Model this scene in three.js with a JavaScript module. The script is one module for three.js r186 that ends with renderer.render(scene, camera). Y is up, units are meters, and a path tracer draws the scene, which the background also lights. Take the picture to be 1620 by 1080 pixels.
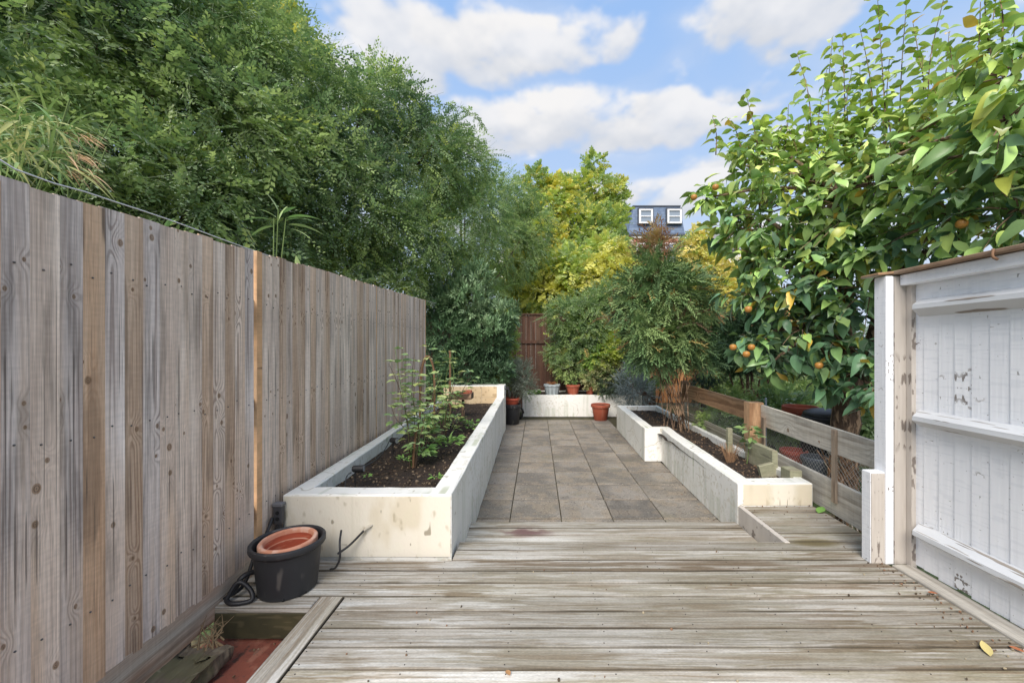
import * as THREE from 'three';
import { mergeGeometries } from 'three/addons/utils/BufferGeometryUtils.js';
import { RoundedBoxGeometry } from 'three/addons/geometries/RoundedBoxGeometry.js';

// ------------------------------------------------------------------ camera, sky, sun, exposure
const scene = new THREE.Scene();
const camera = new THREE.PerspectiveCamera(79.0, 1024 / 682, 0.05, 900);
camera.position.set(0, 1.515, 0);
camera.lookAt(0, 1.515, -1);
camera.setViewOffset(1620, 1080, -40, -10, 1620, 1080);
const renderer = new THREE.WebGLRenderer({ antialias: true });
renderer.toneMapping = THREE.LinearToneMapping;
renderer.toneMappingExposure = 1.3;
renderer.shadowMap.enabled = true;
const SKY = 0.86;
const sun = new THREE.DirectionalLight(new THREE.Color(1.0, 0.93, 0.85), 3.6);
sun.position.set(-6, 22, 23);
sun.shadow.radius = 70;
sun.castShadow = true;
Object.assign(sun.shadow.camera, { left: -20, right: 20, top: 20, bottom: -20, near: 1, far: 90 });
scene.add(sun); scene.add(sun.target);

// ------------------------------------------------------------------ numbers and noise
function mulberry(a) { return () => { a = (a + 0x6d2b79f5) | 0; let t = Math.imul(a ^ (a >>> 15), 1 | a); t = (t + Math.imul(t ^ (t >>> 7), 61 | t)) ^ t; return ((t ^ (t >>> 14)) >>> 0) / 4294967296; }; }
let R = mulberry(20240);
const rr = (a, b) => a + (b - a) * R();
const pick = (a) => a[Math.floor(R() * a.length)];
const PT = new Float32Array(65536); { const q = mulberry(77); for (let i = 0; i < 65536; i++) PT[i] = q(); }
function vn(x, y) {
  const xi = Math.floor(x), yi = Math.floor(y); let fx = x - xi, fy = y - yi;
  fx = fx * fx * (3 - 2 * fx); fy = fy * fy * (3 - 2 * fy);
  const a = PT[((xi & 255) << 8) | (yi & 255)], b = PT[(((xi + 1) & 255) << 8) | (yi & 255)];
  const c = PT[((xi & 255) << 8) | ((yi + 1) & 255)], d = PT[(((xi + 1) & 255) << 8) | ((yi + 1) & 255)];
  return a + (b - a) * fx + (c - a) * fy + (a - b - c + d) * fx * fy;
}
function fbm(x, y, n = 4) { let s = 0, a = 0.5, t = 0; for (let i = 0; i < n; i++) { s += a * vn(x + i * 17.3, y + i * 9.1); t += a; x *= 2.03; y *= 2.03; a *= 0.5; } return s / t; }
const n3 = (x, y, z) => (vn(x + z * 0.73 + 11.3, y + z * 1.31 + 4.7) + vn(y * 1.1 + 31, z * 1.07 + x * 0.4 + 8)) * 0.5;
const ss = (a, b, x) => { const t = Math.min(1, Math.max(0, (x - a) / (b - a))); return t * t * (3 - 2 * t); };
const mx = (a, b, t) => [a[0] + (b[0] - a[0]) * t, a[1] + (b[1] - a[1]) * t, a[2] + (b[2] - a[2]) * t];

// ------------------------------------------------------------------ the sky: blue air with banks of cumulus
{
  const W = 2048, H = 1024, data = new Float32Array(W * H * 4), D = Math.PI / 180;
  const clouds = [ // azimuth (0 ahead, + right), elevation, half width, half height, weight
    [-13, 35, 14, 4.6, 1], [-2, 35.5, 11, 3.2, 0.9], [-22, 31, 9, 4.5, 0.9], [11.5, 35.5, 4.5, 2.2, 0.75],
    [4, 27.5, 15, 3.5, 1.1], [15, 27.5, 13, 3.0, 1.1], [-5, 27, 10, 3.2, 1], [3, 43, 17, 2.4, 0.9], [17, 41, 9, 2.4, 0.8],
    [30, 35, 9, 4.2, 1.1], [38, 37, 6, 3.2, 0.8], [27, 29.5, 4, 1.6, 0.5], [20, 19, 11, 2.6, 1], [8, 20.5, 12, 2.0, 0.8], [26, 22, 8, 1.8, 0.6], [-8, 16, 14, 2, 0.6], [33, 14, 12, 2, 0.7],
  ];
  const q = mulberry(5);
  for (let i = 0; i < 62; i++) { // the same kind of cloud all round
    const az = 62 + 236 * q(), el = 14 + 62 * q();
    clouds.push([az > 180 ? az - 360 : az, el, 9 + 9 * q(), 2.2 + 3 * q(), 0.7 + 0.3 * q()]);
  }
  for (let i = 0; i < 10; i++) clouds.push([-55 + 110 * q(), 52 + 24 * q(), 10 + 8 * q(), 2.5 + 3 * q(), 0.9]);
  for (let j = 0; j < H; j++) {
    const el = ((j + 0.5) / H * 180 - 90), e = Math.max(el, 0);
    for (let i = 0; i < W; i++) {
      const th = ((i + 0.5) / W - 0.5) * 2 * Math.PI; // atan2(z, x)
      const az = Math.atan2(Math.cos(th), -Math.sin(th)) / D, k = (j * W + i) * 4;
      const t = Math.pow(Math.min(1, e / 55), 0.75);
      let c = mx([0.66, 0.75, 0.87], [0.2, 0.41, 0.80], t);
      if (el > -1) {
        const ce = Math.cos(e * D), wx = (vn(az * 0.16 + 40, e * 0.3) - 0.5) * 5, wy = (vn(az * 0.2 + 90, e * 0.4 + 30) - 0.5) * 2.2;
        let best = 0, up = 0;
        for (const [a, b, rx, ry, w] of clouds) {
          let da = az - a; if (da > 180) da -= 360; if (da < -180) da += 360;
          const dx = (da * ce * 1.08 + wx) / rx; if (dx > 1.5 || dx < -1.5) continue;
          const dy0 = e - b + wy, dy = dy0 / (dy0 > 0 ? ry * 1.15 : ry * 0.95); if (dy > 1.5 || dy < -1.5) continue;
          const v = w * (1.25 - dx * dx - dy * dy); if (v > best) { best = v; up = dy; }
        }
        const seam = Math.min(1, (180 - Math.abs(az)) / 6), f = fbm(az * 0.26 + 300, e * 0.52 + 20, 5) , f2 = fbm(az * 0.09 + 11, e * 0.22 + 60, 3);
        const dns = best + (f - 0.5) * 1.7 * seam - 0.2, al = ss(-0.05, 0.75, dns) * 0.93 + ss(0.45, 0.8, f2) * 0.22;
        const lit = ss(-1.0, 0.9, up + (f - 0.5) * 2.0);
        const col = mx([0.60, 0.63, 0.69], [0.83, 0.82, 0.82], lit);
        c = mx(c, col, Math.min(1, al));
      }
      data[k] = c[0] * SKY; data[k + 1] = c[1] * SKY; data[k + 2] = c[2] * SKY; data[k + 3] = 1;
    }
  }
  const sky = new THREE.DataTexture(data, W, H, THREE.RGBAFormat, THREE.FloatType);
  sky.mapping = THREE.EquirectangularReflectionMapping; sky.magFilter = THREE.LinearFilter; sky.needsUpdate = true;
  scene.background = sky; scene.environment = sky;
}

// ------------------------------------------------------------------ names, things, parts
const used = new Map();
function numbered(n) { const k = used.get(n) || 0; used.set(n, k + 1); return k ? `${n}_${String(k).padStart(3, '0')}` : n; }
function tag(o, label, category, group, kind) { Object.assign(o.userData, { label, category }); if (group) o.userData.group = group; if (kind) o.userData.kind = kind; return o; }
function thing(name, label, category, [x, y, z] = [0, 0, 0], group) {
  const g = new THREE.Group(); g.name = numbered(name); g.position.set(x, y, z); scene.add(g); return tag(g, label, category, group);
}
function structure(name, label, category) { const g = new THREE.Group(); g.name = numbered(name); scene.add(g); tag(g, label, category); g.userData.kind = 'structure'; return g; }
function mesh(name, geo, mat, parent, kind) {
  const m = new THREE.Mesh(geo, mat); m.name = name; m.castShadow = m.receiveShadow = true; if (kind) m.userData.kind = kind; if (parent) parent.add(m); return m;
}
// a mesh whose geometry is in world coordinates, hung under a thing that has a base of its own
function wmesh(name, geo, mat, parent, kind) { const m = mesh(name, geo, mat, parent, kind); m.position.sub(parent.position); return m; }

// ------------------------------------------------------------------ geometry helpers (d = metres ahead of the camera, z = -d)
const V = (x, y, z) => new THREE.Vector3(x, y, z);
function soup(pos, uv) {
  const g = new THREE.BufferGeometry(); g.setAttribute('position', new THREE.Float32BufferAttribute(pos, 3));
  g.setAttribute('uv', new THREE.Float32BufferAttribute(uv || new Array(pos.length / 3 * 2).fill(0), 2)); g.computeVertexNormals(); return g;
}
function triUV(g, s = 1, ou = 0, ov = 0, swap = false) {
  if (g.index) g = g.toNonIndexed();
  const p = g.attributes.position, uv = new Float32Array(p.count * 2), a = V(), b = V(), c = V();
  for (let i = 0; i < p.count; i += 3) {
    a.fromBufferAttribute(p, i); b.fromBufferAttribute(p, i + 1); c.fromBufferAttribute(p, i + 2);
    const n = b.clone().sub(a).cross(c.clone().sub(a)), ax = Math.abs(n.x), ay = Math.abs(n.y), az = Math.abs(n.z);
    for (let k = 0; k < 3; k++) {
      const x = p.getX(i + k), y = p.getY(i + k), z = p.getZ(i + k);
      let u, v; if (ay >= ax && ay >= az) { u = x; v = -z; } else if (ax >= az) { u = z; v = y; } else { u = x; v = y; }
      if (swap) [u, v] = [v, u];
      uv[(i + k) * 2] = u / s + ou; uv[(i + k) * 2 + 1] = v / s + ov;
    }
  }
  g.setAttribute('uv', new THREE.BufferAttribute(uv, 2)); return g;
}
// box with its top edges chamfered (all edges when full = true)
function cbox(x0, x1, y0, y1, z0, z1, c = 0.004, full = false) {
  const P = [], ring = (y, i) => [[x0 + i, y, z0 + i], [x1 - i, y, z0 + i], [x1 - i, y, z1 - i], [x0 + i, y, z1 - i]];
  const rings = full ? [ring(y0, c), ring(y0 + c, 0), ring(y1 - c, 0), ring(y1, c)] : [ring(y0, 0), ring(y1 - c, 0), ring(y1, c)];
  const quad = (a, b, cc, d) => P.push(...a, ...b, ...cc, ...a, ...cc, ...d);
  for (let k = 0; k + 1 < rings.length; k++) for (let i = 0; i < 4; i++) { const j = (i + 1) % 4; quad(rings[k][j], rings[k][i], rings[k + 1][i], rings[k + 1][j]); }
  const b = rings[0], t = rings[rings.length - 1]; quad(b[0], b[1], b[2], b[3]); quad(t[3], t[2], t[1], t[0]);
  return soup(P);
}
// a prism: polygon in (across, up) swept from z0 to z1 (or turned by the caller)
function prism(poly, z0, z1) {
  const P = [], n = poly.length;
  for (let i = 0; i < n; i++) { const [a, b] = poly[i], [c, d] = poly[(i + 1) % n]; P.push(a, b, z1, c, d, z0, a, b, z0, a, b, z1, c, d, z1, c, d, z0); }
  for (let i = 1; i + 1 < n; i++) { P.push(poly[0][0], poly[0][1], z1, ...[poly[i][0], poly[i][1], z1], ...[poly[i + 1][0], poly[i + 1][1], z1]); P.push(poly[0][0], poly[0][1], z0, poly[i + 1][0], poly[i + 1][1], z0, poly[i][0], poly[i][1], z0); }
  return soup(P);
}
function limb(pts, r0, r1, seg = 10, rad = 7, rough = 0.12, seed = 1) {
  const c = new THREE.CatmullRomCurve3(pts.map((p) => (p.isVector3 ? p : V(...p)))), fr = c.computeFrenetFrames(seg, false), P = [], UV = [], I = [], L = c.getLength();
  for (let i = 0; i <= seg; i++) {
    const t = i / seg, p = c.getPointAt(t), r = r0 + (r1 - r0) * Math.pow(t, 0.8);
    for (let j = 0; j <= rad; j++) {
      const a = (j % rad) / rad * Math.PI * 2, k = r * (1 + rough * (2 * vn(seed * 3.7 + (j % rad) * 1.9, t * L * 6 + seed) - 1));
      const n = fr.normals[i].clone().multiplyScalar(Math.cos(a) * k).add(fr.binormals[i].clone().multiplyScalar(Math.sin(a) * k)).add(p);
      P.push(n.x, n.y, n.z); UV.push(j / rad * 2 * Math.PI * r0 * 2.2, t * L * 2.2);
    }
  }
  for (let i = 0; i < seg; i++) for (let j = 0; j < rad; j++) { const a = i * (rad + 1) + j, b = a + rad + 1; I.push(a, a + 1, b, b, a + 1, b + 1); }
  const g = new THREE.BufferGeometry(); g.setAttribute('position', new THREE.Float32BufferAttribute(P, 3)); g.setAttribute('uv', new THREE.Float32BufferAttribute(UV, 2)); g.setIndex(I); g.computeVertexNormals(); return g;
}
const tube = (pts, r, seg = 24, rad = 6) => limb(pts, r, r, seg, rad, 0);
function lathe(pts, seg = 40) { return new THREE.LatheGeometry(pts.map(([x, y]) => new THREE.Vector2(x, y)), seg); }

// ------------------------------------------------------------------ textures (colour, grain, wear)
function tex(w, h, fn, bump = true) { // fn(u, v) -> [r, g, b (sRGB 0..255), height 0..1]
  const c = new Uint8Array(w * h * 4), b = bump ? new Uint8Array(w * h * 4) : null;
  for (let j = 0; j < h; j++) for (let i = 0; i < w; i++) {
    const o = fn((i + 0.5) / w, (j + 0.5) / h), k = (j * w + i) * 4;
    c[k] = Math.max(0, Math.min(255, o[0])); c[k + 1] = Math.max(0, Math.min(255, o[1])); c[k + 2] = Math.max(0, Math.min(255, o[2])); c[k + 3] = 255;
    if (b) { const q = Math.max(0, Math.min(255, (o[3] ?? 0.5) * 255)); b[k] = b[k + 1] = b[k + 2] = q; b[k + 3] = 255; }
  }
  const mk = (d, s) => { const t = new THREE.DataTexture(d, w, h); t.wrapS = t.wrapT = THREE.MirroredRepeatWrapping; t.magFilter = THREE.LinearFilter; t.minFilter = THREE.LinearMipmapLinearFilter; t.generateMipmaps = true; if (s) t.colorSpace = THREE.SRGBColorSpace; t.needsUpdate = true; return t; };
  return { map: mk(c, true), bumpMap: b ? mk(b, false) : null };
}
const std = (o) => new THREE.MeshStandardMaterial({ roughness: 0.85, ...o });
const mat = (t, bs, o = {}) => std({ map: t.map, bumpMap: t.bumpMap, bumpScale: bs, ...o });
const rgb = (r, g, b) => new THREE.Color().setRGB(r, g, b);
const hex = (h) => new THREE.Color(h);

// sawn board: growth rings bent round knots, fibre, silvering
function wood(x, y, s, pal, knots, bw = 0.1) {
  let xc = 0.5 + 0.7 * (vn(s * 3.1, 0.5) - 0.5) + 0.22 * (vn(y * 0.9 + s * 5, 3) - 0.5), rho = Math.sqrt((x - xc) ** 2 + ((y - 0.9 + vn(s, 9)) * 0.11) ** 2), kd = 0, kc = 0;
  for (const [kx, ky, kr] of knots) {
    const dx = (x - kx) * bw, dy = y - ky, r = Math.sqrt(dx * dx + dy * dy * 0.55), w = kr * 2.6;
    if (r < w * 3) { rho += 0.34 * Math.exp(-(r * r) / (2 * w * w)) * (0.5 + vn(s, kx * 9)); const ring = ss(kr * 1.25, kr * 0.85, r); kd = Math.max(kd, ring * (0.55 + 0.45 * vn(x * 40, y * 60))); kc = Math.max(kc, ring * (0.5 + 0.5 * Math.sin(r / kr * 13))); }
  }
  const warp = fbm(x * 1.4 + s * 7, y * 0.9, 3) * 1.6, ring = 0.5 + 0.5 * Math.sin(rho * (26 + 26 * vn(s, 2)) + warp * 2.6), late = ss(0.35, 1, ring) * (0.25 + 1.1 * ss(0.35, 0.75, vn(x * 2 + s * 5, y * 0.8 + 40)));
  const fibre = vn(x * 46 + s * 31, y * 5.5 + warp), fine = vn(x * 95 + s, y * 22), tone = fbm(x * 1.6 + s * 13, y * 1.1 + s, 3);
  let c = mx(pal[0], pal[1], Math.min(1, late * 0.6 + fibre * 0.42 + (tone - 0.5) * 1.1));
  if (pal[2]) c = mx(c, pal[2], ss(0.5, 0.75, fbm(x * 1.2 + s * 3, y * 0.7 + s * 17, 3)) * 0.75);
  const saw = vn(x * 3 + s * 2, y * 120), stain = ss(0.55, 0.8, fbm(x * 2.5 + s * 4, y * 3 + s * 2, 4)), k = (0.9 + 0.13 * fine + 0.05 * saw) * (1 - 0.16 * stain); c = [c[0] * k, c[1] * k, c[2] * k];
  if (kd > 0) c = mx(c, mx([142, 108, 76], [74, 60, 50], kc), kd * 0.85);
  const crack = ss(0.83, 0.9, vn(x * 26 + s * 9, y * 1.7 + s * 3)) * ss(0.5, 0.7, vn(x * 3 + s, y * 2));
  c = mx(c, [70, 62, 56], crack * 0.5);
  return [c[0], c[1], c[2], 0.62 - late * 0.28 + fibre * 0.22 - crack * 0.5 - kd * 0.1];
}
const GREY = [[224, 206, 190], [164, 143, 128], [204, 178, 154]], COOL = [[222, 210, 202], [160, 145, 137], [206, 184, 165]], WARM = [[214, 188, 164], [154, 126, 103], [202, 180, 160]], BROWN = [[216, 184, 154], [172, 132, 100], [198, 172, 148]], ORANGE = [[226, 186, 146], [204, 156, 110], null];
const FENCE_COLS = [GREY, COOL, BROWN, COOL, GREY, WARM, GREY, WARM, COOL, GREY, WARM, GREY];
const fenceTex = (() => {
  const q = mulberry(91), knots = FENCE_COLS.map(() => { const o = [], n = 2 + Math.floor(q() * 5); for (let i = 0; i < n; i++) o.push([0.12 + 0.76 * q(), 1.75 * q(), 0.005 + 0.008 * q() * q()]); return o; });
  return tex(1536, 1536, (u, v) => { const c = Math.min(11, Math.floor(u * 12)); return wood(u * 12 - c, v * 1.75, c + 1, FENCE_COLS[c], knots[c]); });
})();
const fenceMats = [1.14, 1.05, 1.2, 1.1].map((k) => mat(fenceTex, 0.0022, { color: rgb(k, k, k), roughness: 0.9 }));
const orangeTex = tex(128, 1024, (u, v) => wood(u, v * 1.75, 40, ORANGE, [[0.4, 0.7, 0.007], [0.6, 1.4, 0.005]], 0.06));
const orangeMat = mat(orangeTex, 0.0015);
const brownTex = tex(512, 512, (u, v) => { const c = Math.min(3, Math.floor(u * 4)); return wood(u * 4 - c, v * 1.9, 60 + c, [[122, 88, 72], [84, 58, 48], [104, 84, 70]], []); });
const brownMat = mat(brownTex, 0.002), amberMat = mat(tex(256, 512, (u, v) => { const c = Math.min(1, Math.floor(u * 2)); return wood(u * 2 - c, v * 1.9, 80 + c, [[196, 140, 92], [150, 98, 62], null], []); }), 0.002);
// rails and low boards: grain along u
const railTex = tex(1024, 512, (u, v) => { const c = Math.min(3, Math.floor(v * 4)); const o = wood(v * 4 - c, u * 1.6, 20 + c, [[[190, 180, 164], [140, 124, 106], [150, 112, 82]], [[204, 200, 190], [158, 150, 138], [176, 128, 98]], [[168, 162, 146], [118, 112, 94], [128, 130, 104]], [[176, 140, 106], [130, 98, 70], [160, 142, 120]]][c], [[0.3, 0.5, 0.012]], 0.2); return o; });
const railMat = mat(railTex, 0.002);
const oldTex = tex(256, 256, (u, v) => wood(v, u * 1.2, 33, [[182, 176, 154], [132, 126, 104], [150, 150, 122]], [], 0.25)), oldMat = mat(oldTex, 0.003), warmMat = mat(tex(256, 256, (u, v) => wood(u, v * 1.2, 37, [[196, 158, 122], [146, 110, 80], [176, 152, 126]], [[0.5, 0.8, 0.01]], 0.15)), 0.002), greyPole = mat(tex(256, 256, (u, v) => wood(u, v * 1.2, 38, [[176, 160, 142], [126, 110, 94], [150, 136, 120]], [], 0.15)), 0.002);

// decking: silvered boards with algae, bleached streaks and scuffs, mapped on the real plan of the deck
const DK = { x0: -1.6, w: 3.8, d0: 0.306, n: 26, p: 0.1185 };
const deckTex = tex(2048, 1248, (u, v) => {
  const X = DK.x0 + u * DK.w, d = DK.d0 + v * DK.n * DK.p, row = Math.floor(v * DK.n), y = v * DK.n - row, s = row * 7.31 + 2;
  const warp = fbm(X * 0.9 + s, y * 1.5, 3), g1 = vn(X * 1.1 + s * 3, y * 15 + warp * 5), g2 = vn(X * 2.6 + s, y * 34 + warp * 8), st = fbm(X * 0.9 + s * 5, y * 4.2 + s * 2, 4), st2 = fbm(X * 1.5 + s * 9, y * 5.5 + s, 4), pa = fbm(X * 1.5 + s * 0.9, y * 1.6 + s * 3, 4), pb = fbm(X * 2.6 + s * 1.3, y * 2 + s * 4, 4), fine = vn(X * 120, y * 60 + s), rowT = vn(row * 5.7 + 2, 3.3), left = ss(0.9, -0.7, X), gk = (vn(X * 5 + s * 2, y * 22 + warp * 6) - 0.5) * 0.34 + (vn(X * 22 + s, y * 30) - 0.5) * 0.14;
  let c = mx([196, 191, 182], [150, 142, 129], ss(0.3, 0.7, st) * 0.75 + g1 * 0.3);
  c = mx(c, [122, 112, 88], ss(0.48, 0.62, pa + gk) * (0.3 + 0.3 * rowT)); c = mx(c, [120, 112, 88], ss(0.52, 0.68, fbm(X * 2.2 + 31, d * 2.6 + 4, 4) + gk) * (0.2 + 0.35 * ss(0.6, 1.6, X)));
  if (row === 17 || row === 8) c = mx(c, [112, 92, 70], ss(0.42, 0.6, st2) * 0.6);
  c = mx(c, [112, 94, 72], ss(0.53, 0.64, st2 + gk) * (0.34 + 0.5 * ss(0.6, 0.95, vn(row * 2.3, 8)) + 0.3 * ss(1.0, 1.7, X)));
  c = mx(c, [214, 214, 210], ss(0.5, 0.63, pb * 0.6 + g1 * 0.25 + st * 0.15 + gk * 0.8) * (0.25 + 0.5 * left));
  c = mx(c, [198, 194, 182], ss(0.6, 0.8, g2) * 0.3);
  const line = ss(0.74, 0.88, g2) * 0.3 + ss(0.8, 0.92, g1) * 0.3; c = mx(c, [96, 90, 76], line);
  const spot = ss(0.15, 0.02, Math.hypot((X + 0.08) * 0.55, (d - 3.08) * 1.3)) * ss(0.35, 0.6, fbm(X * 9, d * 16, 3)); c = mx(c, [112, 84, 82], spot * 0.9);
  const damp = ss(0.2, 0.06, Math.hypot((X - 1.78) * 0.9, (d - 2.66) * 2.6)) * ss(0.3, 0.55, pb); c = mx(c, [104, 92, 56], damp * 0.8);
  const edge = Math.min(y, 1 - y); c = mx(c, [58, 51, 40], ss(0.08, 0.025, edge + 0.05 * (g2 - 0.5)) * 0.85);
  const k = (0.9 + 0.13 * fine) * (0.88 + 0.25 * rowT); return [c[0] * k, c[1] * k, c[2] * k, 0.6 + g1 * 0.18 - line * 0.6];
});
const deckMat = mat(deckTex, 0.0025, { roughness: 0.88 });
// concrete flags
const slabTex = tex(1024, 1024, (u, v) => {
  const x = u * 1.4, y = v * 1.4, a = fbm(x * 3, y * 3, 4), b = fbm(x * 11 + 9, y * 11, 3), g = vn(x * 150, y * 150), h = vn(x * 70 + 5, y * 70);
  let c = mx([144, 139, 132], [114, 110, 104], ss(0.3, 0.7, a)); c = mx(c, [146, 134, 118], ss(0.48, 0.7, b) * 0.5);
  c = mx(c, [204, 196, 184], ss(0.72, 0.9, g) * 0.4); c = mx(c, [78, 74, 70], ss(0.72, 0.92, h) * 0.42); c = mx(c, [122, 118, 98], ss(0.56, 0.74, fbm(x * 2 + 70, y * 2, 4)) * 0.45);
  return [c[0], c[1], c[2], 0.5 + 0.3 * g - 0.3 * ss(0.7, 0.9, h)];
});
const slabMats = [[1.02, 0.98, 0.92], [0.98, 0.95, 0.9], [1.05, 1.0, 0.94], [0.94, 0.91, 0.88], [1.0, 0.97, 0.92], [0.8, 0.78, 0.76]].map((k) => mat(slabTex, 0.003, { color: rgb(...k), roughness: 0.92 }));
// masonry paint over render: brush, hairline marks, drips and algae
const wallTex = tex(1024, 1024, (u, v) => {
  const x = u * 2, y = v * 2, a = fbm(x * 2.2, y * 2.2, 4), drip = fbm(x * 22, y * 1.5 + 4, 3), g = vn(x * 90, y * 90), s = fbm(x * 5 + 30, y * 5, 4);
  let c = mx([240, 239, 234], [226, 224, 216], a); c = mx(c, [206, 208, 196], ss(0.52, 0.74, drip) * ss(0.4, 0.62, a) * 0.75); c = mx(c, [186, 190, 168], ss(0.62, 0.78, s) * ss(0.45, 0.7, drip) * 0.8);
  c = mx(c, [150, 140, 122], ss(0.92, 0.98, vn(x * 28 + 3, y * 24)) * 0.5);
  const cr = ss(0.012, 0.003, Math.abs(fbm(x * 2.3 + 60, y * 2.3, 4) - 0.5)) * ss(0.5, 0.62, fbm(x * 1.5 + 8, y * 1.5 + 20, 2)), sp = ss(0.6, 0.72, fbm(x * 34, y * 34, 3)) * ss(0.5, 0.66, fbm(x * 3 + 12, y * 3 + 5, 3)); c = mx(c, [168, 160, 142], cr * 0.6); c = mx(c, [202, 196, 180], sp * 0.55);
  return [c[0], c[1], c[2], 0.5 + (a - 0.5) * 0.7 + (g - 0.5) * 0.14 - cr * 0.2];
});
const wallMat = mat(wallTex, 0.006, { roughness: 0.8 });
const creamTex = tex(1024, 512, (u, v) => {
  const x = u * 1.3, y = v * 0.65, a = fbm(x * 3, y * 3.5, 4), s = fbm(x * 6 + 30, y * 6, 4), dr = fbm(x * 16 + 3, y * 2 + 9, 3), g = vn(x * 120, y * 120);
  let c = mx([236, 230, 216], [224, 215, 196], a); c = mx(c, [206, 192, 164], ss(0.5, 0.74, s) * 0.5); c = mx(c, [172, 166, 136], ss(0.58, 0.85, dr) * ss(0.4, 0.62, a) * 0.2);
  c = mx(c, [136, 122, 92], ss(0.66, 0.85, fbm(x * 22, y * 22 + 5, 3)) * 0.35);
  c = mx(c, [120, 110, 90], ss(0.93, 0.98, vn(x * 34, y * 30)) * 0.6);
  return [c[0], c[1], c[2], 0.5 + (a - 0.5) * 0.7 + (g - 0.5) * 0.12];
});
const creamMat = mat(creamTex, 0.005, { roughness: 0.85 });
// white fence paint: brushed along the board, crazed and flaking
const paintTex = tex(1024, 1024, (u, v) => {
  const x = u, y = v * 2, a = fbm(x * 5, y * 2, 4), br = vn(x * 120, y * 4), sw = vn(x * 14, y * 60), fl = fbm(x * 40, y * 9, 3), pk = vn(x * 60 + 3, y * 40);
  let c = mx([243, 244, 246], [230, 232, 236], a * 0.6 + br * 0.3); c = mx(c, [216, 219, 224], ss(0.6, 0.85, sw) * 0.35);
  const chip = ss(0.66, 0.72, fbm(x * 60, y * 26, 3)) * ss(0.7, 0.8, fbm(x * 6 + 8, y * 2.4, 3)); c = mx(c, [112, 104, 98], chip * 0.85); const pit = ss(0.955, 0.985, pk); c = mx(c, [130, 126, 122], pit * 0.7);
  return [c[0], c[1], c[2], 0.6 + (a - 0.5) * 0.3 + (br - 0.5) * 0.2 - chip * 0.4 - pit * 0.3];
});
const paintMat = mat(paintTex, 0.003, { roughness: 0.7 });
const flakeTex = tex(512, 512, (u, v) => { // rails and posts where more of the paint is gone (grain along v)
  const x = u, y = v, a = fbm(x * 4, y * 2, 4), fl = fbm(x * 26, y * 4, 4), gr = vn(x * 70, y * 5);
  let c = mx([222, 224, 226], [194, 196, 198], a); const w = mx([150, 138, 122], [96, 84, 74], gr), chip = ss(0.6, 0.68, fl); c = mx(c, w, chip * 0.75);
  return [c[0], c[1], c[2], 0.6 - chip * 0.4 + (gr - 0.5) * 0.2];
});
const flakeMat = mat(flakeTex, 0.003);
const postTex = tex(512, 512, (u, v) => { const a = fbm(u * 3, v * 2, 4), gr = vn(u * 60, v * 6), fl = fbm(u * 18 + 7, v * 5, 4); let c = mx([208, 201, 192], [176, 167, 157], a * 0.7 + gr * 0.3); const ch = ss(0.64, 0.7, fbm(u * 30 + 7, v * 9, 4)) * ss(0.45, 0.6, fbm(u * 4, v * 3 + 9, 3)); c = mx(c, [120, 110, 102], ch * 0.85); return [c[0], c[1], c[2], 0.6 - ch * 0.4 + (gr - 0.5) * 0.3]; });
const postMat = mat(postTex, 0.002);
const soilTex = tex(512, 512, (u, v) => { const a = fbm(u * 9, v * 9, 4), b = fbm(u * 40, v * 40, 3), p = vn(u * 110, v * 110); let c = mx([62, 48, 38], [34, 27, 22], a); c = mx(c, [104, 84, 62], ss(0.62, 0.8, b) * 0.6); c = mx(c, [150, 128, 100], ss(0.93, 0.98, p) * 0.6); return [c[0], c[1], c[2], b]; });
const soilMat = mat(soilTex, 0.02, { roughness: 1 });
const barkTex = tex(256, 512, (u, v) => { const a = fbm(u * 14 + fbm(u * 3, v * 6, 2) * 3, v * 5, 4), b = fbm(u * 30, v * 18, 3); const c = mx([166, 138, 112], [74, 58, 46], ss(0.35, 0.65, a) * 0.8 + b * 0.2); return [c[0], c[1], c[2], 1 - ss(0.3, 0.7, a)]; });
const barkMat = mat(barkTex, 0.02, { roughness: 0.95 });
const caneMat = mat(tex(64, 256, (u, v) => { const a = fbm(u * 6, v * 3, 3); const c = mx([156, 120, 88], [104, 78, 56], a); return [...c, a]; }), 0.002);
const twigMat = std({ color: rgb(0.11, 0.075, 0.05) }), greenStem = std({ color: rgb(0.14, 0.2, 0.06) });
const clayTex = tex(256, 256, (u, v) => { const a = fbm(u * 6, v * 6, 4), b = vn(u * 70, v * 70); let c = mx([176, 92, 66], [150, 74, 54], a); c = mx(c, [196, 146, 122], ss(0.58, 0.75, fbm(u * 9 + 4, v * 5, 4)) * 0.45); return [c[0], c[1], c[2], 0.5 + (b - 0.5) * 0.3]; });
const clayMat = mat(clayTex, 0.001, { roughness: 0.75 });
const paleClay = mat(tex(256, 256, (u, v) => { const a = fbm(u * 8, v * 8, 4), b = vn(u * 60, v * 60); let c = mx([214, 158, 130], [196, 124, 94], a); c = mx(c, [228, 196, 176], ss(0.5, 0.7, fbm(u * 13, v * 6 + 3, 3)) * 0.6); return [c[0], c[1], c[2], b]; }), 0.001, { roughness: 0.85 });
const blackPlastic = mat(tex(256, 256, (u, v) => { const a = fbm(u * 9, v * 9, 4), r = 0.5 + 0.5 * Math.sin(v * 340); let k = 38 + a * 10; const d = ss(0.66, 0.8, fbm(u * 20, v * 20 + 8, 3)); return [k + d * 42, k + 1 + d * 38, k + 4 + d * 32, 0.5 + r * 0.12]; }), 0.002, { roughness: 0.55 });
const black = std({ color: rgb(0.018, 0.018, 0.02), roughness: 0.5 }), paleRope = std({ color: rgb(0.5, 0.46, 0.38) });

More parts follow.
